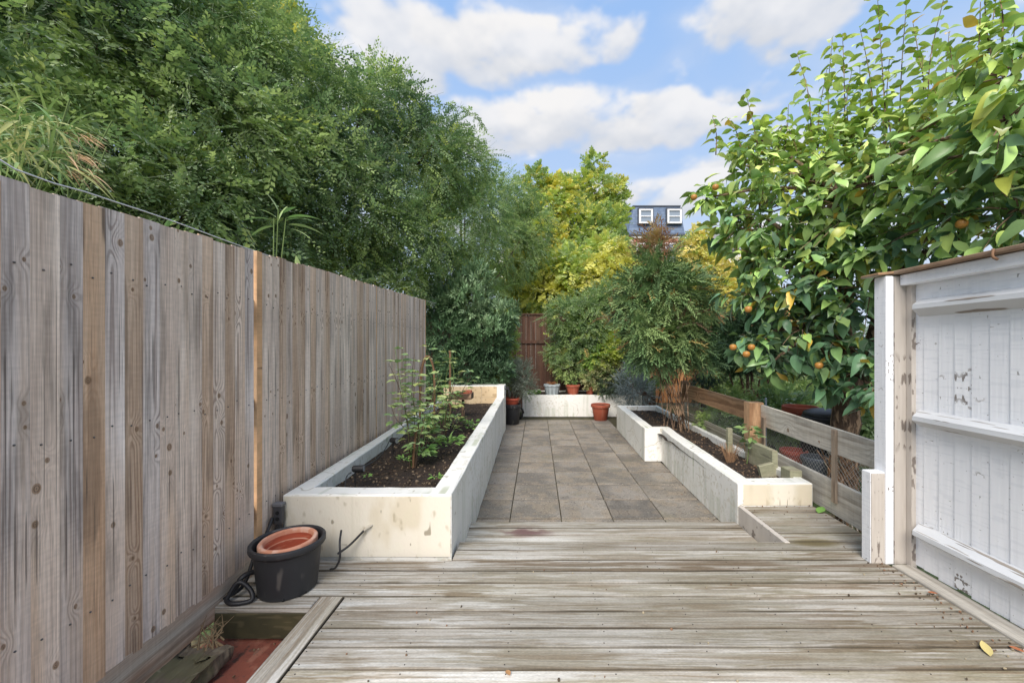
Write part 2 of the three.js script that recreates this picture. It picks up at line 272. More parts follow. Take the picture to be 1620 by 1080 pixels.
// ================================================================== THE SETTING
{
  const g = structure('ground', 'dark earth of the gardens under and round the terrace', 'ground');
  const lawn = mat(tex(512, 512, (u, v) => { const a = fbm(u * 14, v * 14, 4), b = vn(u * 120, v * 120); let c = mx([92, 84, 60], [70, 86, 48], ss(0.4, 0.6, a)); const k = 0.8 + b * 0.35; return [c[0] * k, c[1] * k, c[2] * k, b]; }), 0.02);
  const pg = new THREE.PlaneGeometry(500, 500); pg.rotateX(-Math.PI / 2); pg.translate(0, -0.06, -150);
  mesh('soil_sheet', triUV(pg, 3), lawn, g);
}
// --- decking: planks cut round the planter and the gap by the fence
const deck = structure('deck', 'weathered grey timber deck with a step down to the paving', 'deck');
function plankGeo(x0, x1, top, d0, d1, shift = 0, th = 0.027) {
  const g = cbox(x0, x1, top - th, top, -d1 + 0.0042, -d0 - 0.0042, 0.004), p = g.attributes.position, uv = g.attributes.uv, row = Math.round(((d0 + d1) / 2 + shift - DK.d0) / DK.p - 0.5);
  for (let i = 0; i < p.count; i++) {
    let y = (-p.getZ(i) - d0) / (d1 - d0); if (p.getY(i) < top - 0.01) y = y * 0.4 + 0.3;
    uv.setXY(i, (p.getX(i) - DK.x0) / DK.w, (row + Math.max(0.02, Math.min(0.98, y))) / DK.n);
  }
  return g;
}
const DECK = 0.265, STEP = 0.125, EDGE = 2.676, PITCH = 0.1185;
const screws = [];
for (let k = 0; k < 25; k++) {
  const d1 = EDGE - k * PITCH, d0 = d1 - PITCH, lift = (vn(k * 3.3, 1) - 0.5) * 0.003;
  let x0 = -1.565, x1 = 2.15;
  if (d0 > 2.45 || d1 > 2.48) x0 = d1 > 2.5 ? -0.502 : -0.502;
  else if (d1 < 2.09) x0 = -0.966;
  if (d0 < 2.36) x1 = 2.03;
  mesh('plank', plankGeo(x0, x1, DECK + lift, d0, d1), deckMat, deck);
  for (let j = 0; j < 9; j++) { const sx = -1.35 + j * 0.41; if (sx > x0 && sx < x1) for (const f of [0.2, 0.8]) screws.push([sx + rr(-0.012, 0.012), DECK + lift + 0.0008, -(d0 + (d1 - d0) * f)]); }
}
for (let k = 0; k < 6; k++) { const d1 = 3.31 - k * PITCH, d0 = d1 - PITCH; mesh('plank', plankGeo(-0.545, 1.585, STEP + (vn(k, 5) - 0.5) * 0.003, d0, d1, -0.04), deckMat, deck); }
for (let k = 0; k < 6; k++) { const d0 = EDGE + k * PITCH, d1 = Math.min(d0 + PITCH, 3.27); if (d1 - d0 > 0.02) mesh('plank', plankGeo(1.632, 2.185, DECK + (vn(k, 15) - 0.5) * 0.003, d0, d1), deckMat, deck); }
mesh('plank', plankGeo(-1.565, -1.095, DECK, 1.99, 2.0835), deckMat, deck);
const rotUV = (g, s, ou, ov) => triUV(g, s, ou, ov, true);
function lengthBoard(name, x0, x1, y0, y1, d0, d1, m, parent, ou = 0, full = false) { // grain runs in depth
  const g = cbox(x0, x1, y0, y1, -d1, -d0, 0.004, full), p = g.attributes.position, uv = g.attributes.uv;
  for (let i = 0; i < p.count; i++) uv.setXY(i, -p.getZ(i) / 1.6 + ou, ((p.getX(i) - x0) + (p.getY(i) - y0)) / 0.8 + ou * 0.37);
  return mesh(name, g, m, parent);
}
{ // edging board beside the gap, grey and flaking
  const g = cbox(-1.09, -0.972, DECK - 0.03, DECK + 0.003, -2.0795, 0.3, 0.004), p = g.attributes.position, uv = g.attributes.uv;
  for (let i = 0; i < p.count; i++) uv.setXY(i, (-p.getZ(i) + 0.4) / 3.8, (9 + (p.getX(i) + 1.09) / 0.118 * 0.96 + 0.02) / DK.n);
  mesh('edge_board', g, deckMat, deck);
}
const mossTex = tex(256, 256, (u, v) => { const a = fbm(u * 8, v * 8, 4), g = vn(u * 14, v * 70); let c = mx([82, 76, 50], [52, 50, 32], a); c = mx(c, [116, 104, 78], ss(0.6, 0.8, g) * 0.4); return [...c, a]; });
const mossMat = mat(mossTex, 0.004);
mesh('fascia_board', triUV(cbox(-1.56, -1.1, 0.115, DECK - 0.031, -2.02, -1.994, 0.003), 0.8), mossMat, deck);
mesh('fascia_board', triUV(cbox(-0.5, 1.6, STEP, DECK - 0.031, -EDGE + 0.006, -EDGE + 0.03, 0.003), 0.8), railMat, deck);
mesh('fascia_board', triUV(cbox(-0.54, 1.585, 0.0, STEP - 0.031, -3.3, -3.276, 0.003), 0.8), railMat, deck);
lengthBoard('fascia_board', 1.59, 1.626, 0.02, DECK + 0.002, EDGE - 0.02, 3.27, postMat, deck, 0.2);
for (const x of [-0.94, -0.1, 0.75, 1.5, 1.98]) mesh('joist', triUV(cbox(x - 0.024, x + 0.024, 0.02, DECK - 0.032, -2.44, 0.25, 0.003), 0.8), mossMat, deck);
{ // screw heads, far too small to pick apart
  const d = new THREE.CylinderGeometry(0.0027, 0.0027, 0.0016, 6), im = new THREE.InstancedMesh(d, std({ color: rgb(0.035, 0.03, 0.028), roughness: 0.6 }), screws.length), M = new THREE.Matrix4();
  screws.forEach((s, i) => im.setMatrixAt(i, M.makeTranslation(...s))); im.name = 'screw_heads'; im.userData.kind = 'stuff'; deck.add(im);
}
// --- paving
const patio = structure('patio', 'patio of square grey-brown concrete paving slabs', 'paving');
{
  const bed = cbox(-0.75, 2.0, -0.05, -0.018, -9.6, -2.9, 0.001); mesh('joint_bed', triUV(bed, 0.6), mossMat, patio);
  const xs = [-0.64, -0.242, 0.2135, 0.669, 1.1245, 1.66], rows = []; for (let k = -1; k < 13; k++) rows.push(3.215 + 0.459 * (k));
  for (let j = 0; j + 1 < rows.length; j++) for (let i = 0; i + 1 < xs.length; i++) {
    let x0 = xs[i], x1 = xs[i + 1], d0 = rows[j], d1 = Math.min(rows[j + 1], 9.06); if (d0 > 9) continue;
    if (i === 4) { x1 = d0 > 5.4 ? 1.5 : 1.64; }
    const g = cbox(x0 + 0.004, x1 - 0.004, -0.045, 0, -d1 + 0.015, -d0 - 0.015, 0.004);
    triUV(g, 1.4, R() * 3, R() * 3);
    const m = mesh('slab', g, (i === 3 && j === 2) ? slabMats[5] : pick(slabMats.slice(0, 5)), patio);
    m.position.y = rr(-0.004, 0.003);
  }
}
// --- the gap between deck and fence, floored with old red tile
{
  const pit = structure('sunken_floor', 'old reddish floor in the gap beside the deck', 'floor');
  const redTex = tex(512, 512, (u, v) => { const a = fbm(u * 5, v * 5, 4), b = fbm(u * 22, v * 22, 3); let c = mx([150, 84, 64], [112, 62, 50], a); c = mx(c, [74, 58, 48], ss(0.6, 0.75, b) * 0.6); c = mx(c, [184, 136, 112], ss(0.62, 0.78, fbm(u * 13 + 5, v * 7, 3)) * 0.45); return [...c, b]; });
  mesh('red_floor', triUV(cbox(-1.6, -0.9, 0.02, 0.098, -2.04, 0.3, 0.002), 0.7), mat(redTex, 0.006), pit);
}

// ================================================================== LEFT FENCE
const FA = 0.035, fenceX = (d) => -1.4974 - FA * d, fenceTop = (d) => 1.946 + 0.0463 * d;
const fence = thing('wooden_fence', 'tall weathered grey closeboard fence along the left side', 'fence', [-1.4974, 0, 0]);
fence.rotation.y = FA;
function featherGeo(w, col, n, flip) { // feather-edged board, 1 m tall, thick near edge; local x = proud of the fence, z along it
  const a = 0.005, b = 0.0105, P = [], U = [], pt = { A: [a, 0], B: [b, -w], C: [-0.002, -w], D: [-0.002, 0] }, uu = (z) => (col + 0.02 + 0.96 * (flip ? 1 - -z / w : -z / w)) / n;
  const q = (k, l, y0, y1, y2, y3) => { const [x0, z0] = pt[k], [x1, z1] = pt[l]; P.push(x0, 0, z0, x1, 0, z1, x1, 1, z1, x0, 0, z0, x1, 1, z1, x0, 1, z0); const u0 = uu(z0), u1 = k === 'D' ? u0 + 0.004 : uu(z1); U.push(u0, 0, u1, 0, u1, 1, u0, 0, u1, 1, u0, 1); };
  q('A', 'B'); q('B', 'C'); q('C', 'D'); q('D', 'A');
  P.push(...[a, 1, 0, b, 1, -w, -0.002, 1, -w, a, 1, 0, -0.002, 1, -w, -0.002, 1, 0]); U.push(uu(0), 0.9, uu(-w), 0.9, uu(-w), 0.91, uu(0), 0.9, uu(-w), 0.91, uu(0), 0.91);
  return soup(P, U);
}
{
  const posts = [[2.31, 0.05], [4.18, 0.036], [6.3, 0.04]], cols = FENCE_COLS.map((_, c) => [featherGeo(0.084, c, 12, false), featherGeo(0.084, c, 12, true)]);
  let s = 0.42, i = 0; const nails = [];
  const order = [4, 8, 0, 1, 2, 3, 4, 0, 6, 5, 11, 7, 9, 1, 6, 10, 8];
  while (s < 6.26) {
    const hit = posts.find(([p, w]) => s + 0.04 > p && s < p + w); if (hit) { s = hit[0] + hit[1]; continue; }
    let w = 0.0735 + rr(-0.004, 0.005); const nx = posts.find(([p]) => s < p && s + w > p - 0.03); if (nx) w = nx[0] - s;
    const at = s + 0.035, near = at < 2.31, y0 = (near ? 0.355 : 0.3) + rr(-0.012, 0.006), k = near ? (Math.floor((s - 0.42) / 0.0735) % order.length) : 0;
    let c = near ? order[(i + 6) % order.length] : pick([0, 4, 5, 6, 7, 9, 10, 11, 0, 6]);
    if (near && at > 1.36 && at < 1.44) c = 2;
    if (near && !(at > 1.36 && at < 1.44) && c === 2) c = 5;
    const b = mesh('board', pick(cols[c]), pick(fenceMats), fence);
    b.position.set(0.004, y0, -s); const tip = fenceTop(at) + rr(-0.009, 0.006); b.scale.set(1, tip - y0, w / 0.0735); b.rotation.x = rr(-0.0016, 0.0016); b.rotation.z = rr(-0.0015, 0.0015); for (const ny of [0.62, 1.22, 1.77]) nails.push([0.0135, ny + rr(-0.02, 0.02), -s - w * rr(0.35, 0.65)]); s += w; i++;
  }
  { const im = new THREE.InstancedMesh(new THREE.SphereGeometry(0.0034, 6, 4), std({ color: rgb(0.1, 0.095, 0.09), roughness: 0.5 }), nails.length), M = new THREE.Matrix4(); nails.forEach((q, k) => im.setMatrixAt(k, M.makeTranslation(...q))); im.name = 'nail_heads'; im.userData.kind = 'stuff'; fence.add(im); }
  for (const [p, w] of posts) { const g = cbox(-0.02, 0.013, 0.27, fenceTop(p) + 0.004, -p - w + 0.002, -p - 0.002, 0.003, true); triUV(g, 1.75); mesh('timber_strip', g, orangeMat, fence); }
  for (const p of [0.45, 2.33, 4.2, 6.28]) mesh('post', triUV(cbox(-0.12, -0.024, 0, fenceTop(p) - 0.03, -p - 0.05, -p + 0.045, 0.004), 0.9), railMat, fence);
  for (const y of [0.6, 1.2, 1.75]) mesh('rail', triUV(cbox(-0.07, -0.004, y - 0.035, y + 0.035, -6.27, -0.5, 0.004), 0.9), railMat, fence);
  const g = cbox(-0.03, 0.012, 0.2, 0.362, -2.44, -0.3, 0.004), p = g.attributes.position, uv = g.attributes.uv;
  for (let k = 0; k < p.count; k++) uv.setXY(k, -p.getZ(k) / 1.6, 0.27 + (p.getY(k) - 0.2) / 0.8);
  mesh('gravel_board', g, mat(railTex, 0.0015, { color: rgb(1.0, 0.93, 0.88) }), fence);
}
// wire strung above the fence
{ const w = mesh(numbered('garden_wire'), tube([[-2.3, 3.0, -0.7], [-1.752, 2.123, -1.350], [-1.759, 2.121, -1.600], [-1.756, 2.125, -1.950], [-1.718, 2.103, -2.500], [-1.663, 2.099, -3.300], [-1.710, 2.208, -5.600], [-1.710, 2.263, -7.000]].map((p) => p), 0.003, 60, 5), std({ color: rgb(0.6, 0.62, 0.65), roughness: 0.4 }), scene); tag(w, 'thin grey wire strung just above the left fence', 'wire'); }

// ================================================================== RIGHT WHITE FENCE
{
  const F = thing('white_fence', 'tall flaking white painted fence at the right edge', 'fence', [2.16, DECK, -2.35]);
  const top = 1.905, add = (n, g, m) => wmesh(n, g, m, F);
  const bw = 0.084, variants = []; // feathered boards
  for (let v = 0; v < 5; v++) { const g = prism([[0, 0], [0, 0.006], [bw + 0.004, 0.013], [bw + 0.004, 0]].map(([z, x]) => [z, x]), 0, 1); variants.push(g); }
  for (let i = 0, d = 2.385; d > 0.2; i++, d -= bw) {
    const w = bw, x0 = 2.16, y0 = 0.272 + rr(0, 0.012), y1 = top, P = [], k0 = 0.004, k1 = 0.009;
    const g = soup((() => { // thin far edge, proud near edge
      const a = [x0 - k1, -d], b = [x0 - k0, -d + w + 0.003], c = [x0 + 0.004, -d + w + 0.003], e = [x0 + 0.004, -d];
      for (const [p, q] of [[a, b], [b, c], [c, e], [e, a]]) P.push(p[0], y0, p[1], q[0], y0, q[1], q[0], y1, q[1], p[0], y0, p[1], q[0], y1, q[1], p[0], y1, p[1]);
      P.push(a[0], y1, a[1], b[0], y1, b[1], c[0], y1, c[1], a[0], y1, a[1], c[0], y1, c[1], e[0], y1, e[1]); return P; })());
    add('board', triUV(g, 1, i * 0.37, i * 0.23), paintMat);
  }
  add('corner_post', triUV(cbox(2.063, 2.146, 0.266, 1.93, -2.47, -2.388, 0.005), 0.6, 0.1), postMat);
  add('batten', triUV(cbox(2.128, 2.158, 0.268, 1.9, -2.386, -2.352, 0.003), 0.6, 0.3), postMat);
  add('end_board', triUV(cbox(2.015, 2.06, 0.266, 1.93, -2.472, -2.392, 0.004), 0.7), paintMat);
  for (const [yc, h] of [[1.742, 0.052], [1.125, 0.05], [0.49, 0.05]]) { // arris rails, apex outward, chamfered at the far end
    const g = prism([[2.152, yc - h], [2.152, yc + h * 0.85], [2.086, yc + 0.012], [2.083, yc - 0.012]], -2.33, -0.2), p = g.attributes.position;
    for (let i = 0; i < p.count; i++) if (p.getZ(i) < -2.3 && p.getX(i) < 2.12) p.setZ(i, -2.3);
    const pos = p, uv = g.attributes.uv; for (let i = 0; i < pos.count; i++) uv.setXY(i, (pos.getY(i) + pos.getX(i)) / 0.5 + yc, pos.getZ(i) / 0.9 + yc * 3);
    g.computeVertexNormals(); add('arris_rail', g, flakeMat);
  }
  add('top_fascia', triUV(cbox(2.092, 2.146, 1.872, 1.934, -2.384, -0.2, 0.004, true), 0.8, 0.2), paintMat);
  const capTex = railMat;
  const cg = cbox(2.055, 2.2, 1.938, 1.958, -2.44, -0.2, 0.004, true), cp = cg.attributes.position; for (let i = 0; i < cp.count; i++) cg.attributes.uv.setXY(i, cp.getZ(i) / 1.6, 0.77 + cp.getX(i) / 2); add('capping_board', cg, capTex);
  const c2 = cbox(1.965, 2.13, 1.934, 1.95, -2.5, -2.37, 0.004, true); c2.translate(-2.05, -1.942, 2.43); c2.rotateZ(0.1); c2.translate(2.05, 1.948, -2.445); add('post_cap', triUV(c2, 0.9, 0.2, 0.8), capTex);
  add('bracket', tube([[2.05, 1.96, -1.86], [2.048, 1.925, -1.86], [2.07, 1.912, -1.86]], 0.006, 12, 6), std({ color: rgb(0.25, 0.14, 0.08) }));
  lengthBoard('skirting_board', 2.034, 2.146, 0.2555, 0.2745, -0.3, 2.372, railMat, deck, 0.65);
}
{ // short stub post, white with a grey weathered front
  const T = thing('stub_post', 'short white timber post in front of the white fence corner', 'post', [1.99, DECK, -2.43]);
  wmesh('shaft', triUV(cbox(1.935, 2.048, DECK + 0.001, 0.793, -2.466, -2.404, 0.004), 0.6, 0.4), paintMat, T);
  wmesh('weathered_face', triUV(cbox(1.939, 2.044, DECK + 0.002, 0.786, -2.4035, -2.399, 0.001), 0.6, 0.7), postMat, T);
}
// ================================================================== PLANTERS
function densify(poly, seed) { // hand-trowelled: never quite straight
  const o = []; poly.forEach(([x, d], i) => { const [x2, d2] = poly[(i + 1) % poly.length], L = Math.hypot(x2 - x, d2 - d), n = Math.max(1, Math.round(L / 0.09)), nx = -(d2 - d) / L, nd = (x2 - x) / L; for (let k = 0; k < n; k++) { const t = k / n, j = k ? (fbm((x + (x2 - x) * t) * 5 + seed, (d + (d2 - d) * t) * 5, 3) - 0.5) * 0.012 : 0; o.push([x + (x2 - x) * t + nx * j, d + (d2 - d) * t + nd * j]); } }); return o;
}
function ringWall(outer, inner, y0, y1, m, parent, name = 'wall') {
  outer = densify(outer, 3); inner = densify(inner, 9);
  const sh = new THREE.Shape(outer.map(([x, d]) => new THREE.Vector2(x, d))); sh.holes.push(new THREE.Path(inner.map(([x, d]) => new THREE.Vector2(x, d))));
  const g = new THREE.ExtrudeGeometry(sh, { depth: y1 - y0 - 0.016, bevelEnabled: true, bevelThickness: 0.008, bevelSize: 0.008, bevelOffset: -0.008, bevelSegments: 3, curveSegments: 1 });
  g.rotateX(-Math.PI / 2); g.translate(0, y0 + 0.008, 0); const p = g.attributes.position; for (let i = 0; i < p.count; i++) if (p.getY(i) > y1 - 0.03) p.setY(i, p.getY(i) + (fbm(p.getX(i) * 4, p.getZ(i) * 4 + 9, 3) - 0.5) * 0.014); g.computeVertexNormals(); return wmesh(name, triUV(g, 2, 0.13, 0.41), m, parent);
}
function soilSheet(x0, x1, d0, d1, y, parent, n = 30, skew = [0, 0, 0, 0]) {
  const g = new THREE.PlaneGeometry(1, 1, n, n), p = g.attributes.position; // skew: extra x at (near left, near right, far left, far right)
  for (let i = 0; i < p.count; i++) { const u = p.getX(i) + 0.5, v = p.getY(i) + 0.5, l = x0 + skew[0] + (skew[2] - skew[0]) * v, r = x1 + skew[1] + (skew[3] - skew[1]) * v, x = l + (r - l) * u, d = d0 + (d1 - d0) * v; p.setXYZ(i, x, y + (fbm(x * 6, d * 6, 4) - 0.5) * 0.06, -d); }
  g.computeVertexNormals(); return wmesh('soil', triUV(g, 0.9), soilMat, parent);
}
const clodGeo = new THREE.IcosahedronGeometry(1, 0);
function scatter(parent, name, geo, m, pts, s0, s1, flat = 1, cols = null) {
  const im = new THREE.InstancedMesh(geo, m, pts.length), M = new THREE.Matrix4(), q = new THREE.Quaternion();
  pts.forEach((p, i) => { const s = rr(s0, s1); q.setFromEuler(new THREE.Euler(rr(0, 6), rr(0, 6), rr(0, 6))); M.compose(V(...p).sub(parent.position), q, V(s, s * flat, s * rr(0.6, 1.3))); im.setMatrixAt(i, M); if (cols) im.setColorAt(i, pick(cols)); });
  im.name = name; im.userData.kind = 'stuff'; im.castShadow = im.receiveShadow = true; parent.add(im); return im;
}
const planter = thing('raised_planter', 'long white rendered raised bed beside the left fence', 'planter', [-1.05, 0, -2.49]);
{
  const OX = (d) => -0.515 - 0.0165 * (d - 2.48), IL = (d) => -1.41 - 0.05 * (d - 2.6), OL = (d) => -1.526 - 0.034 * (d - 2.48);
  ringWall([[OL(2.484), 2.484], [OX(2.484), 2.484], [OX(7.5), 7.5], [OL(7.5), 7.5]], [[IL(2.62), 2.62], [IL(7.36), 7.36], [OX(7.36) - 0.13, 7.36], [OX(2.62) - 0.13, 2.62]], 0, 0.633, wallMat, planter);
  wmesh('front_face', triUV(cbox(-1.519, -0.522, 0.262, 0.624, -2.4838, -2.4795, 0.0012, true), 1.3, 0.2, 0.1), creamMat, planter);
  soilSheet(-1.45, -0.62, 2.6, 7.37, 0.53, planter, 44, [0, 0, -0.22, -0.08]);
  const pts = []; for (let i = 0; i < 1500; i++) { const d = 2.7 + 4.5 * R() ** 1.5, x = rr(IL(d) + 0.02, OX(d) - 0.15); pts.push([x, 0.535 + (fbm(x * 6, -(-d) * 6, 4) - 0.5) * 0.06, -d]); }
  scatter(planter, 'soil_clods', clodGeo, std({ roughness: 1 }), pts, 0.003, 0.012, 0.6, [rgb(0.05, 0.035, 0.025), rgb(0.03, 0.022, 0.017), rgb(0.1, 0.07, 0.045), rgb(0.2, 0.15, 0.1)]);
}
{ // tiled end wall of the bed
  const T = thing('tiled_wall', 'low cream tiled wall closing the far end of the left bed', 'wall', [-1.1, 0, -7.6]);
  wmesh('core', triUV(cbox(-1.66, -0.588, 0, 0.84, -7.72, -7.33, 0.006), 1.2), wallMat, T);
  const tiles = tex(256, 256, (u, v) => { const a = fbm(u * 5, v * 5, 4), s = fbm(u * 14 + 4, v * 14, 3); let c = mx([232, 210, 172], [214, 186, 146], a); c = mx(c, [168, 140, 104], ss(0.6, 0.78, s) * 0.6); return [...c, a]; }), tm = mat(tiles, 0.001, { roughness: 0.6 });
  for (let j = 0; j < 2; j++) for (let i = 0; i < 4; i++) { const x1 = -0.72 - i * 0.268; wmesh('tile', triUV(cbox(Math.max(-1.655, x1 - 0.264), x1, 0.832 - (j + 1) * 0.192, 0.828 - j * 0.192, -7.329, -7.317, 0.003), 0.7, R(), R()), tm, T); }
  const g = thing('garden_tap', 'small black tap fixed to the end of the left bed wall', 'tap', [-0.58, 0.74, -7.46]);
  mesh('body', tube([[0, 0.03, 0], [0.05, 0.035, 0], [0.07, 0, 0], [0.07, -0.05, 0]], 0.014, 14, 8), black, g); mesh('handle', new RoundedBoxGeometry(0.07, 0.014, 0.02, 2, 0.004).translate(0.04, 0.07, 0), black, g); mesh('stem', new THREE.CylinderGeometry(0.008, 0.008, 0.05, 8).translate(0.04, 0.05, 0), black, g);
}
const bed = thing('raised_planter', 'white rendered L-shaped raised bed along the right side', 'planter', [1.9, 0, -4.5]);
{
  ringWall([[1.588, 3.278], [2.18, 3.278], [2.19, 3.9], [2.2, 5.5], [2.24, 7.7], [1.48, 7.7], [1.43, 5.51], [1.655, 5.51], [1.62, 5.0]].reverse(), [[1.725, 3.412], [1.78, 5.51 + 0.13], [1.57, 5.64], [1.61, 7.57], [2.17, 7.57], [2.14, 5.5], [2.12, 3.412]].reverse(), 0, 0.443, wallMat, bed);
  wmesh('front_face', triUV(cbox(1.632, 2.174, DECK + 0.002, 0.433, -3.2775, -3.2735, 0.0012, true), 1.3, 0.5, 0.6), creamMat, bed);
  soilSheet(1.6, 2.19, 3.35, 7.6, 0.37, bed, 40);
  const pts = []; for (let i = 0; i < 900; i++) { const d = rr(3.45, 7.4), x = rr(1.78, 2.14); pts.push([x, 0.375 + (fbm(x * 6, d * 6, 4) - 0.5) * 0.06, -d]); }
  scatter(bed, 'soil_clods', clodGeo, std({ roughness: 1 }), pts, 0.004, 0.014, 0.6, [rgb(0.05, 0.035, 0.025), rgb(0.03, 0.022, 0.017), rgb(0.12, 0.08, 0.05), rgb(0.2, 0.13, 0.08)]);
}
const backbed = thing('raised_planter', 'low white rendered wall holding the bed at the far end', 'planter', [0.8, 0, -9.1]);
{
  ringWall([[-0.325, 9.075], [2.3, 9.075], [2.3, 10.1], [-0.325, 10.1]], [[-0.2, 9.2], [-0.2, 10.0], [2.2, 10.0], [2.2, 9.2]], 0, 0.474, wallMat, backbed);
  soilSheet(-0.22, 2.22, 9.18, 10.02, 0.452, backbed, 16);
}
// ================================================================== LOW BOARD FENCE TO THE NEIGHBOUR (right)
{
  const F = thing('low_fence', 'low weathered two-board fence with netting beside the right bed', 'fence', [2.22, 0.1, -4.2]);
  const LX = (d) => 2.165 + 0.021 * d;
  const slab = (n, d0, d1, y0, y1, y2, y3, m, off, x = 0, th = 0.03) => { // board between depths, heights at near (y0..y1) and far (y2..y3) end
    const P = [], A = [LX(d0) + x, -d0], B = [LX(d1) + x, -d1], q = (a, b, c, d) => P.push(...a, ...b, ...c, ...a, ...c, ...d), f = (s, y, t) => [s[0] + t, y, s[1]];
    q(f(A, y0, 0), f(A, y1, 0), f(B, y3, 0), f(B, y2, 0)); q(f(A, y0, th), f(B, y2, th), f(B, y3, th), f(A, y1, th)); q(f(A, y1, 0), f(A, y1, th), f(B, y3, th), f(B, y3, 0)); q(f(A, y0, 0), f(A, y0, th), f(A, y1, th), f(A, y1, 0)); q(f(B, y2, 0), f(B, y3, 0), f(B, y3, th), f(B, y2, th)); q(f(A, y0, 0), f(B, y2, 0), f(B, y2, th), f(A, y0, th));
    const g = soup(P), p = g.attributes.position; for (let i = 0; i < p.count; i++) g.attributes.uv.setXY(i, -p.getZ(i) / 1.6, off + 0.015 + Math.min(0.22, Math.max(0, p.getY(i) - Math.min(y0, y2)) + (p.getX(i) - A[0]) * 0.2) * 0.9);
    wmesh(n, g, m, F);
  };
  slab('top_board', 2.5, 4.17, 0.715, 0.89, 0.735, 0.94, railMat, 0.25); slab('top_board', 4.3, 6.4, 0.74, 0.935, 0.75, 0.95, railMat, 0.75);
  slab('lower_board', 2.48, 3.6, 0.25, 0.5, 0.27, 0.515, railMat, 0.25, 0.004); slab('lower_board', 3.602, 4.24, 0.29, 0.515, 0.3, 0.53, railMat, 0.25, 0.004); slab('lower_board', 4.3, 6.5, 0.3, 0.53, 0.29, 0.53, railMat, 0.5, -0.02);
  wmesh('post', triUV(cbox(LX(4.2) - 0.11, LX(4.2) + 0.035, 0.3, 0.962, -4.29, -4.18, 0.005, true), 1, 0.1, 0), warmMat, F);
  wmesh('post', triUV(cbox(LX(6.4) - 0.05, LX(6.4) + 0.05, 0.1, 1.0, -6.5, -6.41, 0.005), 0.9), railMat, F);
  wmesh('upright', triUV(cbox(LX(3.09) - 0.02, LX(3.09) - 0.001, 0.36, 0.905, -3.11, -3.07, 0.003), 1, 0.2, 0), greyPole, F);
  wmesh('upright', triUV(cbox(LX(4.1) - 0.02, LX(4.1) - 0.001, 0.46, 0.83, -4.12, -4.075, 0.003), 1, 0.4, 0), greyPole, F);
  const wires = []; // hexagonal netting stapled behind the boards
  for (const [a, b, y0, y1] of [[2.5, 4.2, 0.48, 0.76], [4.3, 6.4, 0.5, 0.78]]) for (let s = a - 0.3; s < b; s += 0.042) for (const k of [1, -1]) {
    const d0 = k > 0 ? s : s + 0.3, d1 = k > 0 ? s + 0.3 : s, c = (d) => Math.min(b, Math.max(a, d)), yy = (d) => y0 + (y1 - y0) * (d - d0) / (d1 - d0), e0 = c(d0), e1 = c(d1); if (Math.abs(e0 - e1) < 0.01) continue;
    const A = V(LX(e0) + 0.036, yy(e0), -e0), B = V(LX(e1) + 0.036, yy(e1), -e1), g = new THREE.CylinderGeometry(0.0009, 0.0009, A.distanceTo(B), 3, 1, true); g.applyQuaternion(new THREE.Quaternion().setFromUnitVectors(V(0, 1, 0), B.clone().sub(A).normalize())); g.translate((A.x + B.x) / 2, (A.y + B.y) / 2, (A.z + B.z) / 2); wires.push(g);
  }
  wmesh('wire_netting', mergeGeometries(wires), std({ color: rgb(0.5, 0.5, 0.48), roughness: 0.5, metalness: 0.4 }), F, 'stuff');
}
{ // old boards standing in the bed
  const mk = (label, x, y0, y1, d0, d1, th, tilt = 0, name = 'timber_offcut') => { const t = thing(name, label, 'board', [x, y0, -d0], 'boards standing in the right bed'); const g = cbox(-th / 2, th / 2, 0, y1 - y0, -(d1 - d0), 0, 0.006, true); triUV(g, 0.9, x, 0.55); const m = mesh('plank', g, oldMat, t); m.rotation.z = tilt; return t; };
  mk('greenish grey board leaning behind the soil of the right bed', 2.115, 0.36, 0.6, 3.68, 4.16, 0.05);
  mk('short broken block of timber at the near end of the right bed', 2.145, 0.36, 0.5, 3.43, 3.56, 0.1);
  const s = mk('small slanted grey board in the corner of the right bed', 2.04, 0.35, 0.5, 3.62, 3.66, 0.13); s.children[0].rotation.z = 0.25;
  mk('upright timber stub beside the brown fence post', 2.1, 0.34, 0.64, 4.5, 4.55, 0.05);
}
// ================================================================== FENCES BEHIND
function boardFence(name, label, from, to, y0, y1, m, railY) {
  const [ax, ad] = from, [bx_, bd] = to, L = Math.hypot(bx_ - ax, bd - ad), F = thing(name, label, 'fence', [ax, y0, -ad]); F.rotation.y = Math.atan2(bd - ad, bx_ - ax);
  const n = Math.round(L / 0.12), vs = [0, 1, 2, 3].map((k) => { const g = cbox(0, 0.118, 0, 1, -0.008, 0.012, 0.003), p = g.attributes.position; for (let i = 0; i < p.count; i++) g.attributes.uv.setXY(i, (k + 0.05 + 0.9 * p.getX(i) / 0.118) / 4, p.getY(i)); return g; });
  for (let i = 0; i < n; i++) { const b = mesh('board', vs[i % 4], m, F); b.position.set(i * 0.12, 0, (i % 2) * 0.008); b.scale.y = y1 - y0 + rr(-0.01, 0.01); }
  mesh('capping', triUV(cbox(-0.02, L + 0.02, y1 - y0, y1 - y0 + 0.04, -0.04, 0.05, 0.006, true), 0.9), m, F);
  for (const y of railY) mesh('rail', triUV(cbox(0, L, y - y0 - 0.04, y - y0 + 0.04, 0.024, 0.06, 0.004, true), 0.9), m, F);
  return F;
}
boardFence('garden_fence', 'dark brown board fence closing the far end of the garden', [-3.4, 10.35], [2.9, 10.35], 0, 2.33, brownMat, [1.66]);
boardFence('garden_fence', 'orange brown board fence behind the clipped conifer', [3.0, 11.4], [7.2, 11.4], 0, 2.55, amberMat, [1.9]);
boardFence('garden_fence', 'low orange fence glimpsed behind the fruit tree trunk', [7.1, 11.3], [7.1, 4.0], 0, 1.35, amberMat, [1.0]);

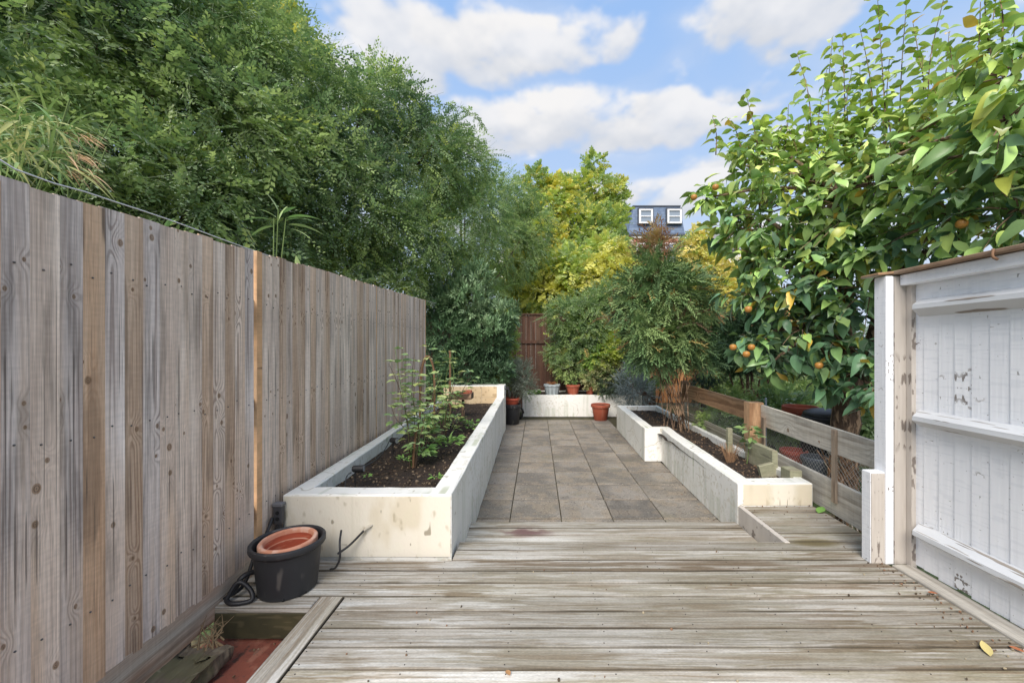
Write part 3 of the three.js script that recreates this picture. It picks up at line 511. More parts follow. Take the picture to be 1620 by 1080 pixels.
// ================================================================== FOLIAGE TOOLS
// leaf: along +z, upper side +y, folded along its rib
function leafGeo(L, W, o = {}) {
  const { seg = 2, fold = 0.25, curl = 0.15, tip = 0.5, stalk = 0 } = o, P = [], I = [], U = [];
  for (let i = 0; i <= seg; i++) {
    const t = i / seg, w = 0.5 * W * Math.pow(Math.sin(Math.PI * Math.pow(Math.min(0.999, Math.max(0.001, t)), tip === 0.5 ? 0.85 : tip)), 0.85), y = -curl * L * t * t, z = stalk + t * L;
    P.push(-w, y + fold * w, z, 0, y, z, w, y + fold * w, z); U.push(0, t, 0.5, t, 1, t);
  }
  for (let i = 0; i < seg; i++) { const a = i * 3; for (const k of [0, 1]) { if (i > 0) I.push(a + k, a + k + 3, a + k + 1); if (i < seg - 1) I.push(a + k + 1, a + k + 3, a + k + 4); if (i === 0) {} if (i === seg - 1 && i > 0) {} if (i === 0 && seg === 1) I.push(a + k, a + k + 3, a + k + 1); } if (i === 0 && seg > 1) {} }
  // first row: fan from the base point, last row: fan to the tip
  const g = new THREE.BufferGeometry(); g.setAttribute('position', new THREE.Float32BufferAttribute(P, 3)); g.setAttribute('uv', new THREE.Float32BufferAttribute(U, 2)); g.setIndex(I); g.computeVertexNormals(); return g;
}
const basis = new THREE.Matrix4();
function aim(pos, dir, s, up = V(0, 1, 0), roll = 0.6) { // matrix that lays a leaf or sprig along dir, face up
  const z = dir.clone().normalize(), u = up.clone().add(V(rr(-1, 1), rr(-1, 1), rr(-1, 1)).multiplyScalar(roll)), x = u.cross(z); if (x.lengthSq() < 1e-6) x.set(1, 0, 0); x.normalize(); const y = z.clone().cross(x);
  return new THREE.Matrix4().makeBasis(x.multiplyScalar(s), y.multiplyScalar(s), z.multiplyScalar(s)).setPosition(pos);
}
function sprig({ n = 9, L = 0.05, W = 0.025, len = 0.2, spread = 0.9, droop = 0.1, seg = 2, fold = 0.25, curl = 0.2, twig = 0.0015, whorl = false, tip = 0.5 }) {
  const parts = [];
  for (let i = 0; i < n; i++) {
    const t = (i + 0.6) / n, s = rr(0.75, 1.15), g = leafGeo(L * s, W * s, { seg, fold: fold * rr(0.5, 1.4), curl: curl * rr(0.3, 1.6), tip });
    const a = whorl ? i * 2.4 : (i % 2 ? 1 : -1) * (1.57 + rr(-0.5, 0.5)), out = spread * rr(0.7, 1.2) * (1 - 0.35 * t);
    const dir = V(Math.sin(a) * Math.sin(out), (whorl ? Math.cos(a) * Math.sin(out) : rr(-0.25, 0.35)), Math.cos(out));
    g.applyMatrix4(aim(V(0, -droop * len * t * t, t * len), dir, 1, V(0, 1, 0), 0.45)); parts.push(g);
  }
  if (twig) { const c = new THREE.CylinderGeometry(twig * 0.5, twig, len, 3, 1, true); c.rotateX(Math.PI / 2); c.translate(0, 0, len / 2); parts.push(c); }
  return mergeGeometries(parts);
}
const leafy = (rough = 0.9, tr = 0.4) => new THREE.MeshPhysicalMaterial({ roughness: rough, transmission: tr, thickness: 0, side: THREE.DoubleSide, ior: 1.4 });
const matte = leafy(0.92, 0.55), satin = std({ roughness: 0.45, side: THREE.DoubleSide }), semi = std({ roughness: 0.6, side: THREE.DoubleSide });
const mulC = (c, k) => rgb(c.r * k, c.g * k, c.b * k);
// lobes: [x, y, z, radius]
function crownAt(parent, name, lobes, o) {
  const { n, geo, m = matte, cols, scale = [0.8, 1.25], shell = 0.55, droop = 0.15, squash = 0.9, clump = 1.1, jitter = 0.9, up = 0 } = o;
  const w = lobes.map((l) => l[3] ** 2), tot = w.reduce((a, b) => a + b, 0), geos = Array.isArray(geo) ? geo : [geo], lists = geos.map(() => []);
  for (let i = 0; i < n; i++) {
    let q = R() * tot, k = 0; while (k < lobes.length - 1 && (q -= w[k]) > 0) k++;
    const [cx, cy, cz, rad] = lobes[k], u = V(rr(-1, 1), rr(-1, 1), rr(-1, 1)); while (u.lengthSq() > 1 || u.lengthSq() < 0.01) u.set(rr(-1, 1), rr(-1, 1), rr(-1, 1)); u.normalize();
    const bump = 0.58 + 0.86 * n3(u.x * 2.7 + cx, u.y * 2.7 + cy, u.z * 2.7 + cz), r = rad * (shell + (1 - shell) * Math.pow(R(), 0.6)) * bump;
    const p = V(cx + u.x * r, cy + u.y * r * squash, cz + u.z * r); if (o.keep && !o.keep(p)) continue;
    const dir = u.clone().add(V(rr(-1, 1), rr(-1, 1), rr(-1, 1)).multiplyScalar(jitter)).add(V(0, up - droop, 0)), f = n3(p.x * clump + 5, p.y * clump + 9, p.z * clump), ci = Math.max(0, Math.min(cols.length - 1, Math.floor((f * 1.5 - 0.25 + rr(-0.14, 0.14)) * cols.length)));
    lists[Math.floor(R() * geos.length)].push([aim(p.sub(parent.position), dir, rr(...scale), V(0, 1, 0), 0.7), mulC(R() < (o.accentRate || 0) ? pick(o.accent) : cols[ci], rr(0.78, 1.22))]);
  }
  geos.forEach((g, i) => { const L = lists[i]; if (!L.length) return; const im = new THREE.InstancedMesh(g, m, L.length); L.forEach(([M, c], k) => { im.setMatrixAt(k, M); im.setColorAt(k, c); }); im.name = name; im.userData.kind = 'stuff'; im.castShadow = im.receiveShadow = true; parent.add(im); });
}
function alongCurves(parent, name, curves, o) { // sprigs set along bare twigs
  const lists = [], tw = [];
  for (const pts of curves) {
    const c = new THREE.CatmullRomCurve3(pts.map((p) => V(...p))), L = c.getLength(), n = Math.max(2, Math.round(L / o.step));
    tw.push(limb(pts, o.r || 0.006, 0.0015, 10, 4, 0));
    for (let i = 0; i < n; i++) { const t = 0.12 + 0.88 * (i + R() * 0.5) / n, p = c.getPointAt(Math.min(1, t)), T = c.getTangentAt(Math.min(1, t)), side = V(rr(-1, 1), rr(-1, 0.6), rr(-1, 1)).normalize(); lists.push([aim(p.sub(parent.position), T.multiplyScalar(o.follow ?? 0.6).add(side), rr(...(o.scale || [0.8, 1.2])), V(0, 1, 0), 0.5), mulC(pick(o.cols), rr(0.8, 1.2))]); }
  }
  const im = new THREE.InstancedMesh(o.geo, o.m || matte, lists.length); lists.forEach(([M, c], k) => { im.setMatrixAt(k, M); im.setColorAt(k, c); }); im.name = name; im.userData.kind = 'stuff'; im.castShadow = im.receiveShadow = true; parent.add(im);
  if (tw.length && o.stem) wmesh(o.stemName || 'twigs', mergeGeometries(tw), o.stem, parent, 'stuff');
}
function branches(base, fork, lobes, r0, o = {}) { // trunk and one limb to each lobe
  const out = [limb([base, [(base[0] + fork[0]) / 2 + rr(-0.05, 0.05), (base[1] + fork[1]) / 2, (base[2] + fork[2]) / 2 + rr(-0.05, 0.05)], fork], r0, r0 * 0.75, 14, 10, 0.16, r0 * 90)];
  const lim = lobes.map(([x, y, z, r], i) => limb([fork, [(fork[0] * 0.6 + x * 0.4) + rr(-0.12, 0.12), fork[1] * 0.45 + y * 0.55 - 0.1, fork[2] * 0.6 + z * 0.4 + rr(-0.12, 0.12)], [x, y + r * 0.2, z]], r0 * (o.k || 0.5) * rr(0.7, 1), r0 * 0.06, 9, 6, 0.1, i + 3));
  return [out[0], mergeGeometries(lim)];
}
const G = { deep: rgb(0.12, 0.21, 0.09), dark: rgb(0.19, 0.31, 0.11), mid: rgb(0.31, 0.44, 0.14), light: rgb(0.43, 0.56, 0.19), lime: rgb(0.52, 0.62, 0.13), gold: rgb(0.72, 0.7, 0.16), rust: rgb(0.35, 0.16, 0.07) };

// ================================================================== TREES BEYOND THE LEFT FENCE
const ovalSprig = sprig({ n: 11, L: 0.055, W: 0.03, len: 0.24, spread: 1.0, droop: 0.25, twig: 0.002 }), ovalSprig2 = sprig({ n: 9, L: 0.062, W: 0.036, len: 0.17, spread: 1.2, droop: 0.3 }), ovalSprig3 = sprig({ n: 14, L: 0.045, W: 0.026, len: 0.34, spread: 0.9, droop: 0.6, twig: 0.002 });
const leftCols = [G.deep, G.dark, G.mid, G.dark, G.light, G.mid];
function bigTree(name, label, base, fork, lobes, o) {
  const T = thing(name, label, 'tree', base, o.group), [t, b] = branches(base, fork, lobes, o.r0 || 0.16);
  wmesh('trunk', t, barkMat, T); wmesh('limbs', b, barkMat, T); crownAt(T, 'crown', lobes, { geo: [ovalSprig, ovalSprig2, ovalSprig3], scale: [0.65, 1.3], cols: leftCols, accent: [G.light, G.lime, G.light, rgb(0.36, 0.48, 0.14)], accentRate: 0.13, droop: 0.25, ...o });
  return T;
}
bigTree('leafy_tree', 'large dark green tree rising over the near left fence', [-4.6, 0, -4.4], [-4.5, 1.7, -4.4], [
  [-5.194, 4.593, -4.200, 0.95], [-5.478, 3.539, -3.900, 0.9], [-5.056, 5.399, -4.800, 1.05], [-4.745, 3.503, -4.200, 0.75], [-4.489, 4.732, -4.900, 0.9], [-4.266, 3.295, -4.400, 0.65], [-4.369, 5.555, -5.400, 0.85], [-3.893, 4.162, -5.100, 0.85], [-3.884, 3.200, -4.800, 0.6], [-5.548, 6.010, -4.600, 1.0], [-5.069, 2.859, -4.000, 0.6], [-4.843, 6.120, -5.200, 0.8], [-4.189, 2.787, -4.900, 0.6], [-3.803, 2.729, -5.300, 0.55], [-4.705, 2.779, -4.600, 0.6],
], { n: 10500, r0: 0.2, scale: [0.85, 1.7], group: 'green trees beyond the left fence' });
bigTree('leafy_tree', 'broad green tree with arching twigs over the middle of the left fence', [-3.9, 0, -6.9], [-3.7, 1.8, -6.9], [
  [-4.040, 5.555, -6.300, 1.0], [-3.539, 4.216, -6.100, 1.0], [-3.719, 3.197, -5.800, 0.75], [-3.408, 5.362, -7.200, 0.95], [-3.099, 3.866, -7.000, 1.1], [-2.774, 5.978, -7.900, 0.72], [-2.382, 4.935, -8.000, 1.0], [-2.321, 3.430, -7.600, 0.85], [-4.592, 6.303, -6.400, 0.6], [-3.218, 2.761, -6.800, 0.65], [-3.692, 2.651, -6.200, 0.55], [-2.638, 2.504, -7.200, 0.6], [-3.096, 6.397, -7.800, 0.45], [-2.003, 5.521, -8.200, 0.6],
], { n: 11500, r0: 0.18, scale: [0.75, 1.5], group: 'green trees beyond the left fence' });
bigTree('leafy_tree', 'green tree behind the far end of the left fence', [-1.9, 0, -9.9], [-1.7, 1.6, -9.9], [
  [-1.718, 5.431, -9.000, 0.8], [-1.563, 4.097, -8.900, 1.05], [-1.176, 5.378, -11.000, 0.85], [-0.870, 4.126, -11.400, 0.95], [-0.487, 5.692, -11.400, 0.5], [-1.969, 3.091, -8.600, 0.7], [-0.177, 4.880, -11.600, 0.6], [-1.292, 2.663, -9.400, 0.55],
], { n: 7500, r0: 0.14, group: 'green trees beyond the left fence' });
{
  const T = scene.getObjectByName('leafy_tree_001');
  alongCurves(T, 'outer_twigs', [[[-2.533, 5.857, -7.900], [-1.930, 6.159, -7.900], [-1.387, 6.074, -7.900], [-0.965, 5.700, -7.900]], [[-2.977, 6.278, -7.800], [-3.156, 6.755, -7.800], [-3.239, 7.136, -7.800]], [[-2.858, 6.278, -7.800], [-2.679, 6.695, -7.800], [-2.584, 6.874, -7.800]], [[-2.565, 6.156, -8.000], [-2.467, 6.584, -8.000], [-2.418, 6.791, -8.000]], [[-2.321, 5.546, -8.000], [-1.832, 5.729, -8.000], [-1.527, 5.643, -8.000]], [[-3.634, 6.187, -6.800], [-3.478, 6.394, -6.800], [-3.374, 6.540, -6.800]]], { geo: sprig({ n: 6, L: 0.06, W: 0.03, len: 0.1, spread: 1 }), step: 0.045, cols: [G.dark, G.mid], stem: twigMat, follow: 0.4 });
}
const mapleSprig = sprig({ n: 8, L: 0.11, W: 0.1, len: 0.26, spread: 1.1, droop: 0.3, fold: 0.15 });  // maples: part autumn yellow, part sunlight put into the leaf colours
bigTree('sun_tinted_tree', 'distant tree with sunlight painted into its golden leaves peeping above the left tree', [-8.2, 0, -13.6], [-8.2, 3, -13.6], [[-9.240, 12.416, -13.600, 1.15], [-8.244, 11.408, -13.500, 0.95], [-7.214, 10.893, -13.500, 0.5], [-9.344, 11.274, -13.600, 1], [-8.721, 12.727, -13.600, 0.5]], { n: 2200, geo: mapleSprig, cols: [G.light, G.lime, G.gold, G.mid], r0: 0.2 });  // warm sun on this crown is put into the leaf colours
bigTree('maple_tree', 'tall pointed maple with yellow leaves and painted sunlight behind the garden fence', [1.9, 0, -15], [1.9, 2.2, -15], [
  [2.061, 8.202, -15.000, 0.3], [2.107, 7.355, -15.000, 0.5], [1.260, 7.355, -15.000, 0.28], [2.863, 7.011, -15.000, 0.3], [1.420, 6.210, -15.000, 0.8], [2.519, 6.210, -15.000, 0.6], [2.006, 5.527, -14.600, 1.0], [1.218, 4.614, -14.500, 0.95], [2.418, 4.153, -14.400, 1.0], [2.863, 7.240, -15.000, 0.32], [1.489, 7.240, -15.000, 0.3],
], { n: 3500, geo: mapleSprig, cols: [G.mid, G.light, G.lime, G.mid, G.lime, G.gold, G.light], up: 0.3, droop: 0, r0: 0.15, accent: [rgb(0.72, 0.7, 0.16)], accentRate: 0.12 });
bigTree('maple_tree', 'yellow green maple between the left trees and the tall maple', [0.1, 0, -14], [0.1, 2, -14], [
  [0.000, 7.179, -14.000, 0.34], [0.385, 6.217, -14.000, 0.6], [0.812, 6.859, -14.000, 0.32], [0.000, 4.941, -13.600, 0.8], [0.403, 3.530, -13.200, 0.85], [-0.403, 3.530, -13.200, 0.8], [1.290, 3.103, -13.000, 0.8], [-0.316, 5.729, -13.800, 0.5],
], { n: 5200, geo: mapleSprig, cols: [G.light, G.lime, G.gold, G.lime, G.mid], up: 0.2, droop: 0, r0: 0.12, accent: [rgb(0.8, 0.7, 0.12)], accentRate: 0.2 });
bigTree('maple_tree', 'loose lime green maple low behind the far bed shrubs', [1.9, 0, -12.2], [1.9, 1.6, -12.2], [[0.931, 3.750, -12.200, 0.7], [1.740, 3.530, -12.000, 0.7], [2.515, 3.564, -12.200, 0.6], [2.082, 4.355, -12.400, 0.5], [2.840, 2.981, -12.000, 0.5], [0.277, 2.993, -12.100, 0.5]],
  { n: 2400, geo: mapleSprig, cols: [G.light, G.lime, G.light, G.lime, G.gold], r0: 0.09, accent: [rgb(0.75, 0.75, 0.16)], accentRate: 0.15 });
bigTree('sun_tinted_tree', 'tree with golden sunlight painted into its leaves right of the dormer house', [6.5, 0, -16.5], [6.5, 2.2, -16.5], [
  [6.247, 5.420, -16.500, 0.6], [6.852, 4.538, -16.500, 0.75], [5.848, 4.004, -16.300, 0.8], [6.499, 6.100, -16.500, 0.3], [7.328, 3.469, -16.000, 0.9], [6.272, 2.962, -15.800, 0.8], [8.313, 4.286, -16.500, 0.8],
], { n: 4200, geo: mapleSprig, cols: [G.lime, G.gold, rgb(0.7, 0.64, 0.2), G.light], r0: 0.14, accent: [rgb(0.85, 0.72, 0.22)], accentRate: 0.25 });  // the gold of sunlit leaves is painted into their colours

// ================================================================== SHRUBS AT THE FAR END
function shrub(name, label, base, lobes, o) {
  const T = thing(name, label, o.cat || 'shrub', base, o.group), st = [];
  if (o.stems !== 0) for (let i = 0; i < (o.stems || lobes.length); i++) { const l = lobes[i % lobes.length]; st.push(limb([[base[0] + rr(-0.08, 0.08), base[1], base[2] + rr(-0.06, 0.06)], [(base[0] + l[0]) / 2 + rr(-0.08, 0.08), (base[1] + l[1]) / 2, (base[2] + l[2]) / 2], [l[0], l[1] + l[3] * 0.5, l[2]]], o.r || 0.014, 0.003, 8, 5, 0.05, i)); }
  if (st.length) wmesh('stems', mergeGeometries(st), o.stem || twigMat, T);
  crownAt(T, 'foliage', lobes, o); return T;
}
shrub('bay_shrub', 'dense glossy dark bay laurel behind the tiled wall', [-1.2, 0, -8.1], [[-1.405, 2.370, -8.000, 0.5], [-1.713, 1.756, -7.900, 0.42], [-1.002, 1.698, -8.000, 0.5], [-1.387, 1.093, -7.900, 0.48], [-0.850, 1.030, -7.950, 0.32], [-1.832, 2.394, -8.000, 0.32], [-1.212, 2.813, -8.100, 0.3], [-0.742, 2.133, -8.100, 0.32], [-1.930, 0.912, -7.900, 0.3]],
  { n: 2900, geo: sprig({ n: 9, L: 0.1, W: 0.03, len: 0.13, spread: 0.8, whorl: true, twig: 0.002, curl: 0.1 }), m: satin, cols: [rgb(0.08, 0.15, 0.075), rgb(0.11, 0.2, 0.095), rgb(0.16, 0.27, 0.13), rgb(0.25, 0.36, 0.19)], up: 0.5, droop: 0, r: 0.025 });
shrub('golden_shrub', 'pair of golden green spires behind the bay laurel', [-1.4, 0, -8.8], [[-1.501, 2.976, -8.700, 0.22], [-1.488, 3.242, -8.700, 0.13], [-1.275, 2.910, -8.700, 0.2], [-1.249, 3.175, -8.700, 0.12], [-1.395, 2.578, -8.700, 0.35]], { n: 500, geo: sprig({ n: 10, L: 0.045, W: 0.02, len: 0.14, spread: 0.7 }), cols: [G.light, G.lime, G.gold], up: 0.9, droop: 0 });
shrub('golden_shrub', 'yellow green shrub right of the bay laurel', [-0.5, 0, -8.8], [[-0.717, 1.714, -8.700, 0.28], [-0.788, 1.187, -8.600, 0.26], [-0.699, 2.120, -8.800, 0.22], [-0.717, 0.851, -8.700, 0.22], [-0.591, 1.381, -8.800, 0.16]], { n: 900, geo: sprig({ n: 9, L: 0.05, W: 0.026, len: 0.14, spread: 0.9 }), cols: [G.mid, G.light, G.lime, G.gold], up: 0.3, droop: 0 });
shrub('climbing_shrub', 'tall thin-stemmed shrub against the brown fence', [0.75, 0.44, -9.75], [[0.660, 2.248, -9.600, 0.42], [0.909, 1.735, -9.600, 0.45], [1.259, 2.330, -9.700, 0.48], [1.616, 2.712, -9.800, 0.42], [0.440, 1.368, -9.600, 0.22], [1.290, 1.881, -9.600, 0.45], [0.725, 1.080, -9.500, 0.3], [1.999, 2.552, -9.700, 0.4]],
  { n: 2700, geo: [ovalSprig, ovalSprig2], cols: [G.deep, G.dark, G.mid, G.dark, G.light], r: 0.02, accent: [rgb(0.5, 0.35, 0.1), G.lime], accentRate: 0.06 });
shrub('grey_sage', 'grey green sage bush in a pot at the left bed end', [-0.47, 0.45, -8.3], [[-0.355, 0.856, -8.300, 0.26], [-0.482, 1.008, -8.300, 0.2], [-0.228, 0.679, -8.300, 0.18], [-0.304, 1.110, -8.300, 0.16], [-0.529, 0.734, -8.250, 0.16]], { n: 900, geo: sprig({ n: 10, L: 0.04, W: 0.01, len: 0.13, spread: 0.6, whorl: true }), cols: [rgb(0.16, 0.22, 0.15), rgb(0.26, 0.31, 0.24), rgb(0.11, 0.16, 0.1)], up: 0.6, droop: 0, r: 0.008 });
shrub('variegated_shrub', 'cream and green variegated shrub in the small terracotta pot', [1.2, 0.72, -9.35], [[1.448, 0.975, -9.300, 0.26], [1.271, 0.809, -9.250, 0.22], [1.675, 0.876, -9.300, 0.22], [1.579, 1.156, -9.400, 0.16]], { n: 620, geo: sprig({ n: 9, L: 0.05, W: 0.03, len: 0.12, spread: 1 }), cols: [rgb(0.42, 0.42, 0.16), rgb(0.2, 0.28, 0.07), rgb(0.6, 0.58, 0.28), rgb(0.1, 0.18, 0.05)], clump: 9, r: 0.006 });
shrub('lime_shrub', 'bright lime green leafy plant before the far fence', [1.55, 0.44, -9.45], [[1.499, 1.344, -9.350, 0.24], [1.713, 1.486, -9.350, 0.22], [1.313, 1.230, -9.350, 0.17], [1.937, 1.587, -9.400, 0.2], [1.650, 1.730, -9.400, 0.16]], { n: 520, geo: sprig({ n: 9, L: 0.08, W: 0.035, len: 0.16, spread: 0.9 }), cols: [rgb(0.35, 0.5, 0.06), rgb(0.5, 0.58, 0.08), rgb(0.25, 0.42, 0.06)], r: 0.007 });
shrub('dwarf_conifer', 'dark bushy plant spilling over the far white wall', [1.55, 0.46, -9.25], [[1.606, 0.649, -9.150, 0.22], [1.798, 0.728, -9.200, 0.2], [1.459, 0.542, -9.100, 0.13]], { n: 620, geo: sprig({ n: 14, L: 0.035, W: 0.008, len: 0.11, spread: 0.8, whorl: true }), cols: [rgb(0.03, 0.07, 0.035), rgb(0.05, 0.1, 0.05), rgb(0.08, 0.14, 0.06)], r: 0.006 });
shrub('silver_bush', 'silvery blue bush between the far wall and right bed', [2.0, 0.1, -8.4], [[1.921, 0.801, -8.500, 0.3], [2.027, 0.628, -8.300, 0.28], [1.795, 0.515, -8.400, 0.2], [2.011, 0.996, -8.500, 0.2]], { n: 900, geo: sprig({ n: 12, L: 0.04, W: 0.008, len: 0.13, spread: 0.6, whorl: true }), cols: [rgb(0.16, 0.22, 0.22), rgb(0.26, 0.32, 0.33), rgb(0.1, 0.15, 0.14)], up: 0.5, droop: 0, r: 0.006 });
shrub('spiky_bush', 'tall dark evergreen bush behind the heavenly bamboo', [2.6, 0, -9.2], [[2.809, 2.639, -9.200, 0.5], [2.388, 1.796, -9.200, 0.4], [2.918, 1.654, -9.100, 0.5], [2.473, 1.103, -9.000, 0.45]], { n: 1500, geo: [ovalSprig, ovalSprig2], cols: [G.deep, G.dark, G.mid, G.light], r: 0.02 });

for (const [l, x, y, d, r] of [['dark evergreen shrub behind the clipped conifer', 1215, 560, 9.6, 0.6], ['tall green shrub in front of the orange fence', 1150, 590, 10.2, 0.55], ['green bush behind the persimmon branches', 1290, 540, 9.4, 0.7], ['leafy bush far right of the orange fence', 1370, 560, 9.0, 0.7]]) { const X = (x - 850) * d / 655, Y = 1.515 + (550 - y) * d / 655; shrub('evergreen_bush', l, [X, -0.05, -d], [[X, Y, -d, r], [X - r * 0.6, Y - r * 0.7, -d + 0.1, r * 0.8], [X + r * 0.6, Y - r * 0.7, -d, r * 0.8], [X, Y - r, -d + 0.2, r * 0.8]], { n: 1300, geo: [ovalSprig, ovalSprig2], cols: [G.deep, G.dark, G.mid, G.light], r: 0.02, group: 'bushes at the back of the next garden' }); }
// ================================================================== HEAVENLY BAMBOO IN THE RIGHT BED
{
  const lobes = [[1.711, 2.371, -5.900, 0.42], [1.486, 2.037, -5.900, 0.34], [2.000, 2.146, -5.900, 0.45], [1.740, 2.724, -6.000, 0.22], [2.153, 2.431, -6.000, 0.25], [1.484, 2.385, -6.000, 0.22], [2.143, 1.648, -5.800, 0.28], [1.594, 1.559, -5.800, 0.33], [2.270, 2.055, -5.900, 0.22], [2.258, 1.426, -5.800, 0.2], [1.453, 1.729, -5.600, 0.2], [1.845, 1.689, -5.700, 0.3]];
  const base = [1.95, 0.37, -5.7], T = thing('heavenly_bamboo', 'cane-stemmed heavenly bamboo with reddish tips in the right bed', 'shrub', base);
  const geo = sprig({ n: 15, L: 0.07, W: 0.018, len: 0.2, spread: 0.9, droop: 0.5, curl: 0.3, twig: 0.0014 });
  for (let i = 0; i < 22; i++) { const l = lobes[i % lobes.length], b = [base[0] + rr(-0.17, 0.17), 0.36, base[2] + rr(-0.25, 0.2)]; wmesh('cane', limb([b, [b[0] + (l[0] - b[0]) * 0.3 + rr(-0.05, 0.05), 0.9, b[2] + (l[2] - b[2]) * 0.5], [l[0] + rr(-0.2, 0.2), l[1], l[2] + rr(-0.15, 0.15)]], rr(0.005, 0.01), 0.003, 9, 6, 0.08, i), barkMat, T); }
  crownAt(T, 'foliage', lobes, { n: 2500, geo, m: semi, up: 0.35, cols: [rgb(0.06, 0.13, 0.06), rgb(0.085, 0.17, 0.075), rgb(0.14, 0.24, 0.09), rgb(0.24, 0.34, 0.12)], droop: 0.35, accent: [rgb(0.3, 0.14, 0.06), rgb(0.4, 0.3, 0.1)], accentRate: 0.04 });
  crownAt(T, 'red_tips', [[1.740, 3.091, -6.000, 0.14], [1.814, 2.962, -6.000, 0.18], [1.631, 2.935, -6.000, 0.14], [1.183, 1.988, -6.200, 0.14], [2.009, 1.900, -5.600, 0.1]], { n: 150, geo, cols: [rgb(0.42, 0.24, 0.1), rgb(0.45, 0.32, 0.12), rgb(0.34, 0.18, 0.1)], up: 0.5, droop: 0 });
}
// ================================================================== NEIGHBOUR'S GARDEN (right)
{
  const lobes = [[3.350, 1.410, -6.900, 0.3], [3.687, 1.673, -6.900, 0.42], [4.087, 1.252, -6.900, 0.34], [3.160, 1.115, -6.900, 0.22], [3.527, 1.996, -7.000, 0.28], [4.298, 0.988, -6.900, 0.16], [3.160, 1.620, -6.900, 0.22], [3.956, 1.081, -7.100, 0.3]], T = thing('clipped_conifer', 'dark clipped conifer with fanned bare brown stems', 'tree', [3.55, 0.05, -6.9]);
  for (const [x, y, r] of [[1150, 590, 0.03], [1168, 585, 0.035], [1180, 590, 0.05], [1192, 570, 0.045], [1215, 600, 0.05], [1232, 600, 0.045], [1245, 610, 0.03], [1160, 610, 0.02], [1205, 600, 0.03]]) { const d = 6.85, X = (x - 850) * d / 655, Y = 1.515 + (550 - y) * d / 655; wmesh('trunk', limb([[3.55 + (X - 3.55) * 0.12, 0.04, -6.9], [3.55 + (X - 3.55) * 0.35, 0.45, -6.87 + rr(-0.05, 0.05)], [X + rr(-0.03, 0.03), Y, -d + rr(-0.08, 0.08)]], r, r * 0.45, 12, 7, 0.12, x), barkMat, T); }
  crownAt(T, 'crown', lobes, { n: 6500, geo: sprig({ n: 16, L: 0.045, W: 0.012, len: 0.1, spread: 0.7, whorl: true, twig: 0.002 }), m: semi, cols: [rgb(0.05, 0.1, 0.05), rgb(0.07, 0.14, 0.06), rgb(0.1, 0.18, 0.075)], shell: 0.7, droop: 0, up: 0.2, jitter: 0.4, keep: (p) => p.y > 1.05 + 0.25 * Math.abs(p.x - 3.55) });
}
shrub('blue_conifer', 'bluish green conifer left of the clipped conifer', [3.05, 0.0, -7.6], [[3.040, 1.515, -7.600, 0.28], [3.092, 1.114, -7.500, 0.3], [2.977, 0.771, -7.500, 0.25], [3.233, 1.750, -7.700, 0.2]], { n: 1500, geo: sprig({ n: 16, L: 0.035, W: 0.008, len: 0.12, spread: 0.6, whorl: true }), cols: [rgb(0.05, 0.11, 0.08), rgb(0.08, 0.16, 0.11), rgb(0.12, 0.2, 0.14)], r: 0.02 });
{
  const spots = [[1225, 640, 6.2, 0.3], [1250, 650, 5.8, 0.28], [1270, 635, 6.3, 0.3], [1290, 625, 6.6, 0.3], [1235, 620, 7.4, 0.3], [1140, 665, 5.8, 0.22], [1160, 640, 6.6, 0.2], [1385, 640, 4.6, 0.25], [1395, 660, 4.2, 0.2]];
  const words = ['low leafy green plant right of the fanned conifer stems', 'leafy plant behind the top board of the low fence', 'bushy green plant left of the black bin', 'green plant beyond the black bin', 'small green plant under the clipped conifer edge', 'ivy-like plant behind the netting of the low fence', 'small plant at the foot of the conifer stems', 'leafy plant right of the fruit tree trunk', 'low leaves beside the white fence post'];
  spots.forEach(([x, y, d, r], i) => { const X = (x - 850) * d / 655, Y = 1.515 + (550 - y) * d / 655; shrub('garden_plant', words[i], [X, -0.05, -d], [[X, Y, -d, r], [X - r * 0.7, Y - r * 0.5, -d + 0.1, r * 0.8], [X + r * 0.6, Y - r * 0.6, -d, r * 0.8]], { cat: 'plant', n: 240, geo: sprig({ n: 8, L: 0.08, W: 0.045, len: 0.14, spread: 1.1 }), cols: [G.dark, G.mid, G.light], r: 0.006, group: 'low plants in the next garden' }); });
}
